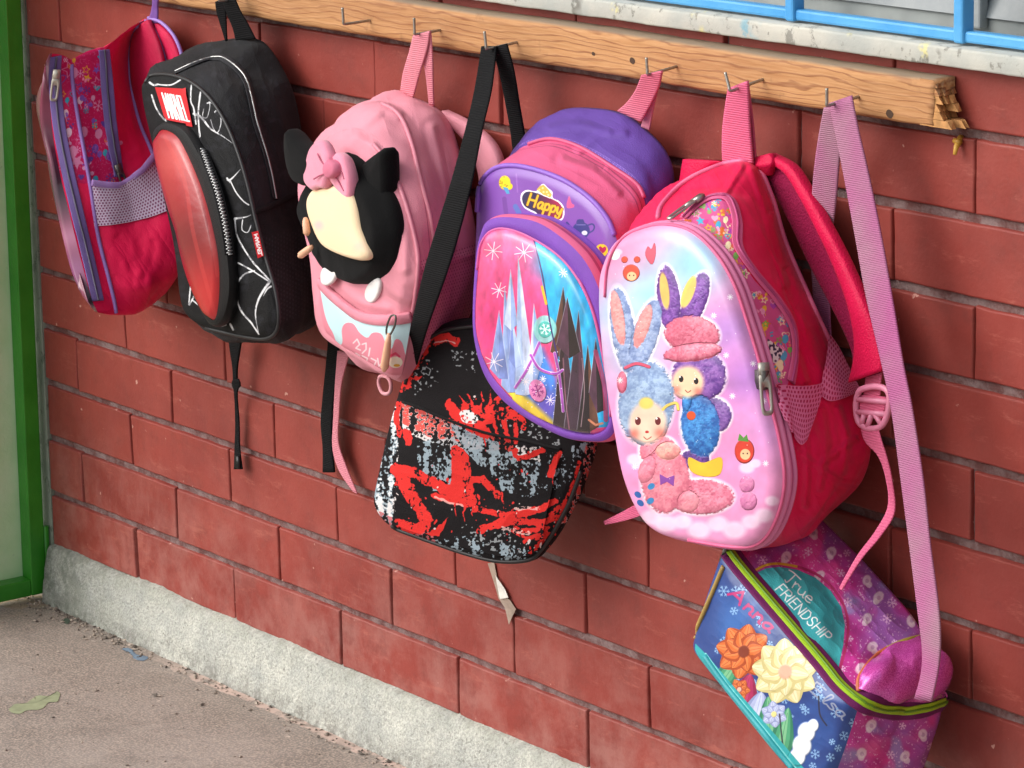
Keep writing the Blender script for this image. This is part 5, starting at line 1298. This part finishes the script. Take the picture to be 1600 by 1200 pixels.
p = Paint(g, 2048, 640, '#e9a6cc')
def Q(x, y): return c7([(x, y)])[0]
for x, y, r_, c_, a in ((90, 450, 60, '#f29abf', 1), (200, 430, 50, '#efb3d2', .9), (60, 600, 45, '#bcd3ec', .9), (250, 480, 60, '#a9d8ea', 1), (150, 560, 60, '#b4ddec', 1), (110, 700, 60, '#c5d7ef', .9), (330, 640, 45, '#c79bd8', 1), (380, 760, 55, '#c58fd4', 1), (420, 880, 50, '#dba6da', 1), (70, 850, 45, '#e8a8d4', .9), (120, 960, 60, '#eba3cf', 1), (350, 950, 60, '#e9a2cf', 1), (250, 1080, 90, '#eea9d0', 1)): p.glow(*Q(x, y), r_, c_, a)
for x, y, r_ in ((110, 950, 16), (130, 965, 14), (150, 1090, 22), (185, 1105, 24), (225, 1100, 20), (265, 1120, 24), (310, 1105, 22), (350, 1120, 24), (390, 1100, 20), (420, 1085, 20), (440, 1050, 14), (60, 460, 9), (70, 452, 9), (380, 970, 16), (400, 960, 12)):
    p.ell(*Q(x, y), r_*.75, r_*.55, '#f6dcee', soft=.5, a=.85)
X, Y = p.X, p.Y; fur = fbm2(X, Y, 3.0, 61, 3); fur2 = fbm2(X, Y, 9, 71, 3)
halo_pass = False
def fluff(x, y, rx, ry, col, dark, rot=0.0, h=1.0, halo=True):
    cx, cy = Q(x, y); rx /= 1.538; ry /= 1.538
    if halo_pass:
        if halo: p.ell(cx, cy, rx+3.2, ry+3.2, '#f7f0f6', rot, .9, .15, h=.15)
        return
    m = p._box([(cx, cy)], max(rx, ry)*1.4+3); c, q = math.cos(rot), math.sin(rot); dx = X[m]-cx; dy = Y[m]-cy
    d = np.sqrt(((dx*c+dy*q)/rx)**2+((-dx*q+dy*c)/ry)**2)+.16*(fur[m]-.5)
    al = np.clip((1-d)/.08+.5, 0, 1); t_ = np.clip((fur[m]-.4)*1.5+(fur2[m]-.45)*1.6+.55-.55*np.clip(d, 0, 1)**3, 0, 1)[:, None]  # shading printed into the fur colour, darker towards each rim
    colr = hexc(dark)*(1-t_)+hexc(col)*t_
    p.img[m] = p.img[m]*(1-al[:, None])+colr*al[:, None]
    p.h[m] = np.maximum(p.h[m], 0)*(1-al)+al*(h*np.sqrt(np.clip(1.05-d*d, 0, 1))+.22*fur[m])
def rabbits():
    # rabbit on the right: purple, pink hat, blue dungarees
    for (x, y, rx, ry, rot) in ((192, 566, 27, 80, -.10), (254, 572, 27, 74, .36)): fluff(x, y, rx, ry, '#a070c0', '#6f3f94', rot, .6)
    for (x, y, rx, ry, rot) in ((182, 545, 11, 44, -.12), (240, 548, 13, 40, .36)): p.ell(*Q(x, y), rx/1.538, ry/1.538, '#e9cf7a', rot, .95, .2, h=.45)
    fluff(255, 950, 34, 24, '#8f62b0', '#5f3a86', 0, .6); fluff(300, 845, 42, 42, '#a078bc', '#6d4894', .4, .7); fluff(265, 750, 64, 62, '#a578bf', '#74489c', 0, 1.0)
    fluff(248, 650, 66, 44, '#e892a8', '#cf6a86', .1, 1.05); fluff(250, 693, 70, 22, '#eb9cb0', '#cf6a86', -.12, 1.15, False)
    fluff(268, 870, 46, 74, '#5aa3dc', '#2f6fb4', -.1, .8); p.ell(*Q(246, 845), 7, 7, '#e2673c', h=1.0); fluff(236, 810, 12, 26, '#5aa3dc', '#2f6fb4', .1, .9, False)
    p.ell(*Q(238, 764), 25, 25, '#efd0b4', soft=.3, h=1.05)
    for x in (222, 258): p.ell(*Q(x, 757 if x < 240 else 762), 3.6, 5, '#2a2228', h=1.1); p.ell(*Q(x-3, 752 if x < 240 else 757), 1.2, 1.4, '#ffffff')
    for q in ((212, 782), (262, 786)): p.glow(*Q(*q), 7, '#e8827a', .7)
    p.line([Q(232, 784), Q(238, 789), Q(245, 785)], 1.4, '#a04a3a', sm=True)
    p.fill(c7([(240, 945), (275, 958), (318, 945), (316, 985), (280, 992), (245, 978)]), '#f0c84a', sm=True, h=.7)
    fluff(205, 1000, 20, 40, '#efb44a', '#e08a5a', .3, .7, False)
    # rabbit on the left: pale blue with pink suit
    for (x, y, rx, ry, rot) in ((82, 640, 28, 104, -.14), (136, 652, 30, 90, .30)): fluff(x, y, rx, ry, '#b3c2e0', '#8497c0', rot, .6)
    for (x, y, rx, ry, rot) in ((70, 610, 15, 66, -.16), (130, 630, 16, 54, .32)): fluff(x, y, rx, ry, '#f0b6b4', '#e09a9c', rot, .5, False)
    fluff(270, 1040, 78, 42, '#eaa0b4', '#cf7690', 0, .7); fluff(168, 930, 46, 36, '#f0a3b2', '#d97f96', 0, .8); fluff(185, 1000, 58, 78, '#f0a3b2', '#d97f96', .05, .8); fluff(240, 1052, 26, 26, '#f0a9b6', '#d98298', 0, .95, False); fluff(140, 975, 20, 34, '#efa3b4', '#d98298', .3, .8, False)
    fluff(138, 815, 66, 100, '#b2c6de', '#8aa0c4', .1, 1.0); p.ell(*Q(142, 862), 29, 33, '#f2d3c0', .1, soft=.25, h=1.05)
    p.line([Q(88, 730), Q(115, 720), Q(145, 728)], 5, '#dd6a86', sm=True, h=1.0); fluff(80, 765, 12, 26, '#e58aa4', '#cf6a86', 0, .9, False)
    for x in (118, 166): p.ell(*Q(x, 858), 4.6, 6.2, '#7a2430', h=1.1); p.ell(*Q(x-3, 852), 1.5, 1.6, '#ffffff')
    for q in ((110, 888), (170, 886)): p.glow(*Q(*q), 9, '#e8786e', .75)
    p.ell(*Q(140, 884), 3, 2, '#c84a4a', h=1.15); p.line([Q(132, 896), Q(140, 902), Q(150, 896)], 1.3, '#a04a3a', sm=True)
    p.ell(*Q(138, 815), 11, 9, '#e9cf7a', soft=.4, h=1.05)
    p.fill(c7([(170, 985), (188, 995), (206, 988), (204, 1015), (188, 1004), (172, 1012)]), '#9a5ab0', h=1.0)
    fluff(190, 930, 30, 22, '#f4c0b4', '#e59a9a', 0, .9, False); p.line([Q(178, 830), Q(190, 820), Q(210, 815), Q(215, 830)], 4.5, '#ecd27a', sm=True, h=1)
for halo_pass in (True, False): rabbits()
# stickers
p.ell(*Q(102, 502), 13, 13, '#d9614a', h=.5); p.ell(*Q(103, 510), 7.5, 7, '#f0c8a0'); p.ell(*Q(86, 470), 5, 5, '#d9614a', h=.5); p.ell(*Q(116, 470), 5, 5, '#d9614a', h=.5)
for x in (98, 108): p.ell(*Q(x, 508), 1, 1.2, '#402020')
p.fill(c7([(136, 460), (142, 438), (150, 445), (158, 430), (161, 455), (152, 482)]), '#df6a80', sm=True, h=.4); p.ell(*Q(62, 460), 8, 7, '#f7f2ea')
p.ell(*Q(374, 930), 15, 19, '#d9503c', h=.6); p.ell(*Q(376, 938), 8, 8.5, '#f0c8a0'); p.fill(c7([(358, 905), (362, 888), (372, 898), (380, 890), (384, 908)]), '#6aa04a'); p.ell(*Q(371, 936), 1.1, 1.3, '#402020'); p.ell(*Q(381, 936), 1.1, 1.3, '#402020')
fluff(380, 1010, 18, 20, '#e29ac0', '#cf80ae', 0, .5, False); fluff(384, 1050, 20, 22, '#e29ac0', '#cf80ae', 0, .5, False)
for a, b_ in (((118, 1035), (150, 1015)), ((124, 1055), (148, 1050))): p.ell(*Q(*a), 6, 4.4, '#2f6fb0', .7); p.ell(*Q(*b_), 6, 4.6, '#3f9ad0', -.6)
for x, y in ((300, 605), (330, 700), (345, 798), (65, 690), (110, 968), (395, 720), (420, 810), (75, 760), (340, 560), (425, 960)): p.star(*Q(x, y), 4.5, '#ffffff', 4, 1.0)
for _ in range(50): p.ell(*Q(RNG.uniform(60, 440), RNG.uniform(480, 1000)), .7, .7, '#ffffff', a=.8)
p.img = np.clip(p.img*(1+.16*(fbm2(X, Y, 26, 81, 4)-.5))[..., None], 0, 1)**1.28
g.build(T, 'hard_front', skin('rabbit_print', p, .33, height=True, coat=.25, hstr=1.0, hdist=.005), fp)
piping(T, c7([(40, 560), (47, 482), (80, 420), (138, 393), (190, 387), (250, 404), (308, 460), (350, 532), (380, 620), (405, 700), (432, 800), (457, 900), (470, 990), (461, 1060), (433, 1127), (394, 1158), (330, 1158), (240, 1143)]), '#d9608c', .0018, 110, parent=fp)
piping(T, c7([(168, 372), (176, 340), (235, 282), (322, 243), (385, 236), (412, 258), (442, 332), (472, 432), (528, 562), (588, 692), (628, 772)]), '#e0658f', .0028, 110)
z, _, _ = zipper(T, c7([(228, 372), (262, 340), (300, 320), (338, 326), (356, 380), (358, 440), (400, 505), (452, 568), (488, 630), (494, 700), (484, 765)]), '#d9638f', M('#b8447a', .5), .011, 90)
puller(T, c7([(265, 338)])[0], c7([(196, 382)])[0], .009, STEEL, z, .006)
z2 = part(T, 'slider', *boxVF(T.hit(*c7([(412, 760)])[0])[0]+T.hit(*c7([(412, 760)])[0])[1]*.004, (.006, 0, 0), (0, .004, 0), (0, 0, .009)), DARKSTEEL, fp)
puller(T, c7([(412, 745)])[0], c7([(424, 848)])[0], .0125, mat('grey_zip_pull', '#a9a49a', .35, .6), fp, .009)
for tp, bt in (([(440, 772), (478, 778), (515, 778), (556, 774)], [(484, 885), (494, 905), (507, 916), (520, 905)]), ([(562, 655), (585, 690), (608, 735), (634, 785)], [(552, 800), (575, 812), (603, 806), (634, 795)])):
    n_ = patch(T, c7(tp), c7(bt), 26, 16, lambda u, v: .003+.005*(1-v)); q_ = net_print(n_, '#e07ba4', '#b32a58', 14, 12, 512, 320)
    n_.build(T, 'net_pocket', skin('pink_net', q_, .8, height=True), add=False)
PKB = webbing('#df6f90', '#d8648a', '#a8446a', 130); CRS = FAB('#cf1148', .5, bump=.5, bscale=500.0); CRD = FAB('#8a0f40', .8, bump=.8, bscale=420.0)
band(T, 'hanging_loop', [(1138, 138), (1130, 195), (1129, 240), (1131, 258)], [(1169, 126), (1172, 190), (1175, 230), (1177, 256)], (-.060, -.05, -.042), PKB, .0028, 24)
band(T, 'hanging_loop', [(1148, 146), (1158, 190), (1164, 225), (1168, 250)], [(1170, 132), (1177, 190), (1180, 225), (1182, 250)], (-.055, -.043, -.036), FAB('#cc5c80', .7), .002, 24)
Lo = c7([(405, 262), (432, 282), (462, 330), (495, 395), (535, 480), (582, 570), (622, 650), (640, 705), (630, 765)]); Ro = c7([(432, 222), (486, 252), (526, 312), (566, 385), (606, 460), (650, 555), (682, 630), (702, 704), (706, 742)])
st = band(T, 'shoulder_strap', Lo, Ro, (-.020, -.028, -.034, -.046, -.048), CRD, .010, 60)
mixp = lambda k: [(a[0]*(1-q)+b_[0]*q, a[1]*(1-q)+b_[1]*q) for (a, b_), q in zip(zip(Lo, Ro), k)]
Re = [(x+5, y-5) for x, y in Ro]
band(T, 'strap_edge', mixp((.75, .8, .8, .78, .74, .62, .35, .05, .0)), Re, (-.026, -.034, -.041, -.053, -.055), CRS, .012, 60, parent=st)
band(T, 'strap_edge', c7([(398, 225), (402, 245), (412, 262)]), c7([(440, 214), (446, 232), (440, 268)]), (-.032, -.036, -.03), CRS, .008, 14, parent=st)
band(T, 'shoulder_strap', c7([(232, 228), (228, 250), (222, 290)]), c7([(330, 233), (300, 245), (262, 270)]), (-.026, -.028, -.03), CRS, .010, 14)
# buckle and loose end
tl = band(T, 'strap_tail', c7([(668, 740), (664, 770), (660, 800)]), c7([(705, 740), (702, 770), (700, 800)]), (-.05, -.052, -.054), PKB, .002, 12, parent=st)
BUK = M('#e58fac', .35)
ring = c7([(655, 782), (690, 775), (718, 785), (722, 815), (715, 850), (700, 872), (672, 876), (650, 862), (642, 830), (645, 800)])
V, F = tube([at(x, y, -.058) for x, y in smooth(ring, 48, True)], .0032, 8, closed=True)
vf = [(V, F)]
for a, b_ in (((646, 806), (722, 812)), ((643, 836), (718, 842)), ((662, 842), (655, 868)), ((680, 842), (668, 876)), ((688, 842), (704, 868))):
    vf.append(tube([at(*Q(*a), -.058), at(*Q(*b_), -.058)], .0028, 8))
V, F = join(*vf); part(T, 'buckle', V, F, BUK, st)
band(T, 'strap_tail', c7([(652, 795), (652, 820), (655, 850)]), c7([(716, 800), (714, 822), (706, 852)]), (-.055, -.056, -.056), PKB, .0025, 12, parent=st)
band(T, 'strap_tail', [(1345, 668), (1352, 690), (1372, 712), (1384, 745), (1388, 790), (1368, 830), (1340, 868), (1312, 918)], [(1372, 668), (1378, 690), (1386, 715), (1394, 750), (1398, 800), (1376, 838), (1346, 874), (1316, 922)], (-.058, -.07, -.10, -.13, -.165), PKB, .002, 60, parent=st)
band(T, 'strap_tail', [(1128, 742), (1060, 766), (1010, 782), (990, 790), (972, 800), (944, 814)], [(1134, 760), (1066, 784), (1016, 800), (995, 808), (975, 814), (946, 820)], (-.045, -.042, -.038, -.03), PKB, .002, 20)

# ---------------------------------------------------------------- bag 7: lunch bag hanging lowest
T = Thing('lunch_bag', 'magenta and navy lunch bag with lime green zip, on a long mauve strap', 'lunch bag', tuple(at(1330, 1200, -.06)), GRP)
PL = Plane(1230, 1050, -.150, 0); PB = Plane(1380, 980, -.030, 0)
def sharp(pts, pl, n):
    P = np.array(pts+pts[:1], float); k = len(pts); c = n//k; out = []
    for i in range(k):
        m_ = c if i < k-1 else n-c*(k-1)
        for t_ in np.linspace(0, 1, m_, endpoint=False): out.append(P[i]*(1-t_)+P[i+1]*t_)
    out = np.array(out)
    for _ in range(4): out = (np.roll(out, 1, 0)+2*out+np.roll(out, -1, 0))/4
    return np.array([pl.at(x, y) for x, y in out])
f7 = [(1134, 855), (1207, 944), (1288, 1040), (1343, 1100), (1322, 1165), (1292, 1248), (1240, 1203), (1165, 1110), (1085, 1010), (1108, 930)]
b7 = [(1272, 800), (1345, 872), (1418, 952), (1478, 1040), (1470, 1120), (1440, 1210), (1385, 1165), (1310, 1075), (1232, 975), (1252, 880)]
F7 = sharp(f7, PL, NN); B7 = sharp(b7, PB, NN)
rows = loft([B7, grow(B7*.5+F7*.5, 1.02), F7], [16, 16], .005); g = Grid(np.array(rows), True); g.sgn = -1; g.wrinkle(.0085, 13, 21)
p = Paint(g, 1536, 640, '#bb3a8c', frontonly=False); X, Y = p.X, p.Y
n1 = fbm2(X, Y, 60, 5, 3); n2 = fbm2(X, Y, 45, 15, 3)
p.put(p.vis, np.clip((n1[p.vis]-.42)*3, 0, .8), '#9064ae'); p.put(p.vis, np.clip((n2[p.vis]-.52)*4, 0, .9), '#dc4c98'); p.put(p.vis, np.clip((fbm2(X, Y, 38, 25, 3)[p.vis]-.58)*4, 0, .7), '#9090c4')
r = random.Random(4)
for gx in range(10):
    for gy in range(13):
        x = 1150+gx*36+r.uniform(-8, 8)+(gy % 2)*18; y = 800+gy*34+r.uniform(-8, 8)
        if (gx+gy) % 2 == 0:
            p.ell(x, y, r.uniform(6, 8), r.uniform(8, 10), '#e8d6dd', r.uniform(0, 1), .85, .3); p.ell(x+r.uniform(-4, 4), y+7, 5, 5, '#e8d6dd', 0, .8, .3); p.ell(x+.5, y+1, 3, 3.6, '#b98fb4', 0, .7, .3)
        else: p.flake(x, y, r.uniform(5, 8), '#e3b8d6', 1.1, r.uniform(0, 1))
m_ = p.vis & (fbm2(X, Y, 3, 35, 2) > .76); p.put(m_, np.full(m_.sum(), .7), '#e9c4de')
tl_ = c8([(375, 330), (420, 308), (480, 302), (560, 315), (640, 350), (710, 410), (755, 480), (772, 560), (765, 650), (742, 760), (690, 720), (560, 560), (440, 420)])
p.fill(tl_, '#45b0b4', sm=False); m_ = p._box(tl_, 0); p.put(m_, p.inpoly(m_, tl_)*np.clip((n1[m_]-.4)*1.6, 0, .5), '#2f8f9a')
p.line(c8([(370, 318), (420, 294), (480, 288), (565, 302)]), 4, '#d9b23a', sm=True); p.line(c8([(565, 302), (650, 338), (720, 400), (768, 478), (786, 560), (778, 650), (748, 762)]), 4.2, '#b3386a', sm=True)
o = np.array(c8([(500, 360)])[0]); e = np.array(c8([(590, 445)])[0]); p.text('True', o, (e-o)/1.55, np.array([11, -15.0]), 2.1, '#f2f4f2')
o = np.array(c8([(460, 405)])[0]); e = np.array(c8([(690, 645)])[0]); p.text('FRIENDSHIP', o, (e-o)/7.2, np.array([13, -9.5]), 2.0, '#f2f4f2')
p.crumple(1.1, 44, .8, 2.0, 13)
g.build(T, 'body', skin('lunch_bag_cloth', p, .36, height=True, hdist=.006, hstr=.7, bump=.25, bscale=900.0, weave=True, coat=.1), back=True)
fr = cap_rows(F7, PL.n, .010, .008, 26); gf = Grid(np.array(fr), True); gf.sgn = -1; gf.wrinkle(.0025, 14, 8)
p = Paint(gf, 1536, 448, '#27407f'); X, Y = p.X, p.Y
p.put(p.vis, np.clip((fbm2(X, Y, 30, 5, 3)[p.vis]-.4)*2, 0, .6), '#2f569c'); p.glow(1150, 975, 40, '#3f78bd', .6)
for _ in range(90):
    x, y = r.uniform(1085, 1345), r.uniform(890, 1240); p.flake(x, y, r.uniform(4, 9), '#8fb6dc', 1.1, r.uniform(0, 1))
p.text('Anna', np.array(c8([(250, 425)])[0]), (np.array(c8([(440, 600)])[0])-np.array(c8([(250, 425)])[0]))/2.6, np.array([15, -12.0]), 4.2, '#b5246e')
p.text('Elsa', np.array(c8([(610, 850)])[0]), (np.array(c8([(760, 985)])[0])-np.array(c8([(610, 850)])[0]))/2.05, np.array([13, -12.0]), 2.6, '#8a90a8')
# plain swirling ribbons stand where the picture was
def ribn(l, w_, cols, h=.6):
    for k, (dw, c_) in enumerate(zip((1.0, .62, .28), cols)): p.line(c8(l), w_*dw/2.857, c_, sm=True, h=h, rag=.1)
def leaf(a, b_, wd, cols, h=.5):
    a, b_ = np.array(c8([a])[0]), np.array(c8([b_])[0]); d = b_-a; nn_ = np.array([-d[1], d[0]])/np.linalg.norm(d)*wd/2.857
    for k, (q, c_) in enumerate(zip((1.0, .66, .3), cols)):
        p.fill([tuple(a), tuple(a+d*.3+nn_*q), tuple(a+d*.65+nn_*.8*q), tuple(b_), tuple(a+d*.65-nn_*.8*q), tuple(a+d*.3-nn_*q)], c_, sm=True, h=h+.1*k)
    p.line([tuple(a), tuple(a+d*.9)], .9, cols[0], .8)
OR_ = ['#a8471f', '#cf6a32', '#de7f45']; YL_ = ['#c9bb80', '#dfd29c', '#ece2ba']; SK_ = ['#c98a72', '#dba68e', '#e6b9a2']; MG_ = ['#8f1f4a', '#a82a5a', '#b83a68']; LV_ = ['#8a94c0', '#aab2d6', '#c0c8e4']
GN_ = ['#2f7a5a', '#4a9a70', '#7ab88a']
for a, b_, wd, cc_ in (((300, 960), (350, 780), 60, MG_), ((360, 1030), (400, 860), 62, LV_), ((440, 1080), (430, 880), 50, GN_), ((470, 1180), (520, 930), 50, GN_), ((215, 830), (290, 720), 44, GN_)): leaf(a, b_, wd, cc_)
def blossom(cx, cy, R_, cols, core, n, rot):
    for ring_, (k, sc_) in enumerate(((n, 1.0), (n, .72))):
        for i in range(k):
            a_ = rot+2*math.pi*(i+.5*ring_)/k; leaf((cx+12*math.cos(a_), cy+12*math.sin(a_)), (cx+R_*sc_*math.cos(a_), cy+R_*sc_*math.sin(a_)), R_*.42*sc_, cols, .5+.1*ring_)
    p.ell(*c8([(cx, cy)])[0], R_*.2/2.857, R_*.22/2.857, core, .3, 1, .3, h=.9)
blossom(320, 680, 125, OR_, '#7a2f1a', 8, .2); blossom(505, 770, 150, YL_, '#dba68e', 9, .5); blossom(300, 850, 50, OR_, '#e6b9a2', 6, .1); blossom(455, 960, 60, LV_, '#e8d28a', 6, .4)
for x, y, rx in ((600, 1040, 22), (580, 1100, 24), (560, 1150, 20), (630, 1010, 14)): p.ell(*c8([(x, y)])[0], rx*.62, rx*.7, '#e3e6ea', soft=.2, h=.6)
p.line(c8([(655, 880), (660, 960), (690, 1010)]), 2.4, '#2a2430', .8, sm=True); p.line(c8([(480, 960), (490, 1060), (500, 1130)]), 2.4, '#2a2430', .8, sm=True)
p.fill(c8([(100, 640), (80, 690), (560, 1260), (640, 1260), (150, 690)]), '#2fa3a8'); p.line(c8([(150, 690), (250, 830), (400, 1010), (560, 1210)]), 3, '#7fd0d0')
p.crumple(.9, 46, .8, 2.0, 14)
gf.build(T, 'front_panel', skin('navy_print', p, .38, height=True, coat=.15, hstr=.6, hdist=.005))
# end pocket, rainbow piping, lime zip
sh = patch(T, c8([(838, 800), (900, 712), (1000, 652), (1110, 618), (1200, 602), (1240, 640)]), c8([(832, 858), (900, 880), (1000, 900), (1110, 900), (1190, 885), (1236, 860)]), 40, 20, lambda u, v: .004+.016*math.sin(math.pi*v)*math.sin(math.pi*min(1, max(0, u)))**.5+.0016*math.sin(19*u+7*v))
GLT, t, b, N, L = nodes_mat('magenta_glitter'); P_ = N('ShaderNodeTexCoord').outputs['Object']
vo = N('ShaderNodeTexVoronoi'); vo.inputs['Scale'].default_value = 1100; L(P_, vo.inputs['Vector'])
cc = mixc(t, L, ramp(t, L, noise(t, L, P_, 900, 2), .3, .7), lin('#b0208e'), lin('#f070cc')); L(cc, b.inputs['Base Color']); b.inputs['Metallic'].default_value = .3; b.inputs['Roughness'].default_value = .24; b.inputs['Coat Weight'].default_value = .5; b.inputs['Coat Roughness'].default_value = .12
L(bumpn(t, L, vo.outputs['Color'], .55, .002), b.inputs['Normal'])
sp_ = sh.build(T, 'end_pocket', GLT, add=False)
piping(T, c8([(834, 862), (838, 800), (900, 712), (960, 670)]), '#c0603a', .0028, 40, parent=sp_); piping(T, c8([(960, 670), (1040, 636), (1110, 618)]), '#a9953a', .0028, 30, parent=sp_); piping(T, c8([(1110, 618), (1200, 602), (1242, 640), (1236, 740), (1230, 850)]), '#c93a72', .0028, 40, parent=sp_)
zp = c8([(245, 218), (275, 265), (330, 335), (450, 475), (560, 604), (680, 744), (760, 842), (850, 905), (1000, 938), (1130, 926), (1232, 884)])
P, Nn = stick(T, zp, 110, off=.001); V, F = ribbonVF(P, np.cross(Nn, frames(P)), .021, .003); zz = part(T, 'zipper', V, F, FAB('#6a1f56', .6))
P2, N2 = stick(T, zp, 110, off=.0035); V, F = ribbonVF(P2, np.cross(N2, frames(P2)), .0085, .002); part(T, 'zip_tape', V, F, FAB('#9cc22a', .5), zz)
P2, N2 = stick(T, zp, 300, off=.0050); V, F = tube(P2, .0012, 6, rr=[.0014 if i % 2 else .0009 for i in range(300)]); part(T, 'zip_teeth', V, F, M('#5f8a1e', .5), zz)
piping(T, c8([(150, 700), (250, 838), (400, 1022), (545, 1205)]), '#2a9aa2', .003, 40)
piping(T, c8([(232, 300), (190, 400), (130, 540), (95, 620)]), '#a88a4a', .0024, 30)
pz = [at(x, y, -.156) for x, y in c8([(240, 212), (232, 240), (222, 270), (212, 300)])]; V, F = tube(pz, .0016, 8, rr=[.003, .002, .0026, .0012]); part(T, 'zip_pull', V, F, DARKSTEEL, zz)
WEB = webbing('#b0608f', '#a87d8f')
band(T, 'shoulder_strap', [(1288, 168), (1280, 210), (1273, 260), (1269, 310), (1267, 360), (1270, 450), (1280, 560)], [(1320, 158), (1316, 205), (1311, 260), (1306, 320), (1298, 385), (1296, 450), (1300, 560)], (-.055, -.04, -.025, -.015, -.015), WEB, .002, 40)
band(T, 'shoulder_strap', [(1296, 161), (1308, 220), (1320, 280), (1336, 366), (1354, 465), (1376, 560), (1393, 640), (1408, 750), (1421, 850), (1435, 960), (1441, 1010), (1440, 1050), (1429, 1092)], [(1331, 149), (1342, 205), (1356, 265), (1378, 372), (1397, 480), (1412, 570), (1426, 640), (1443, 750), (1454, 850), (1466, 940), (1470, 1000), (1466, 1050), (1456, 1096)], (-.058, -.06, -.065, -.075, -.085, -.095, -.105, -.115, -.118), WEB, .0024, 90)
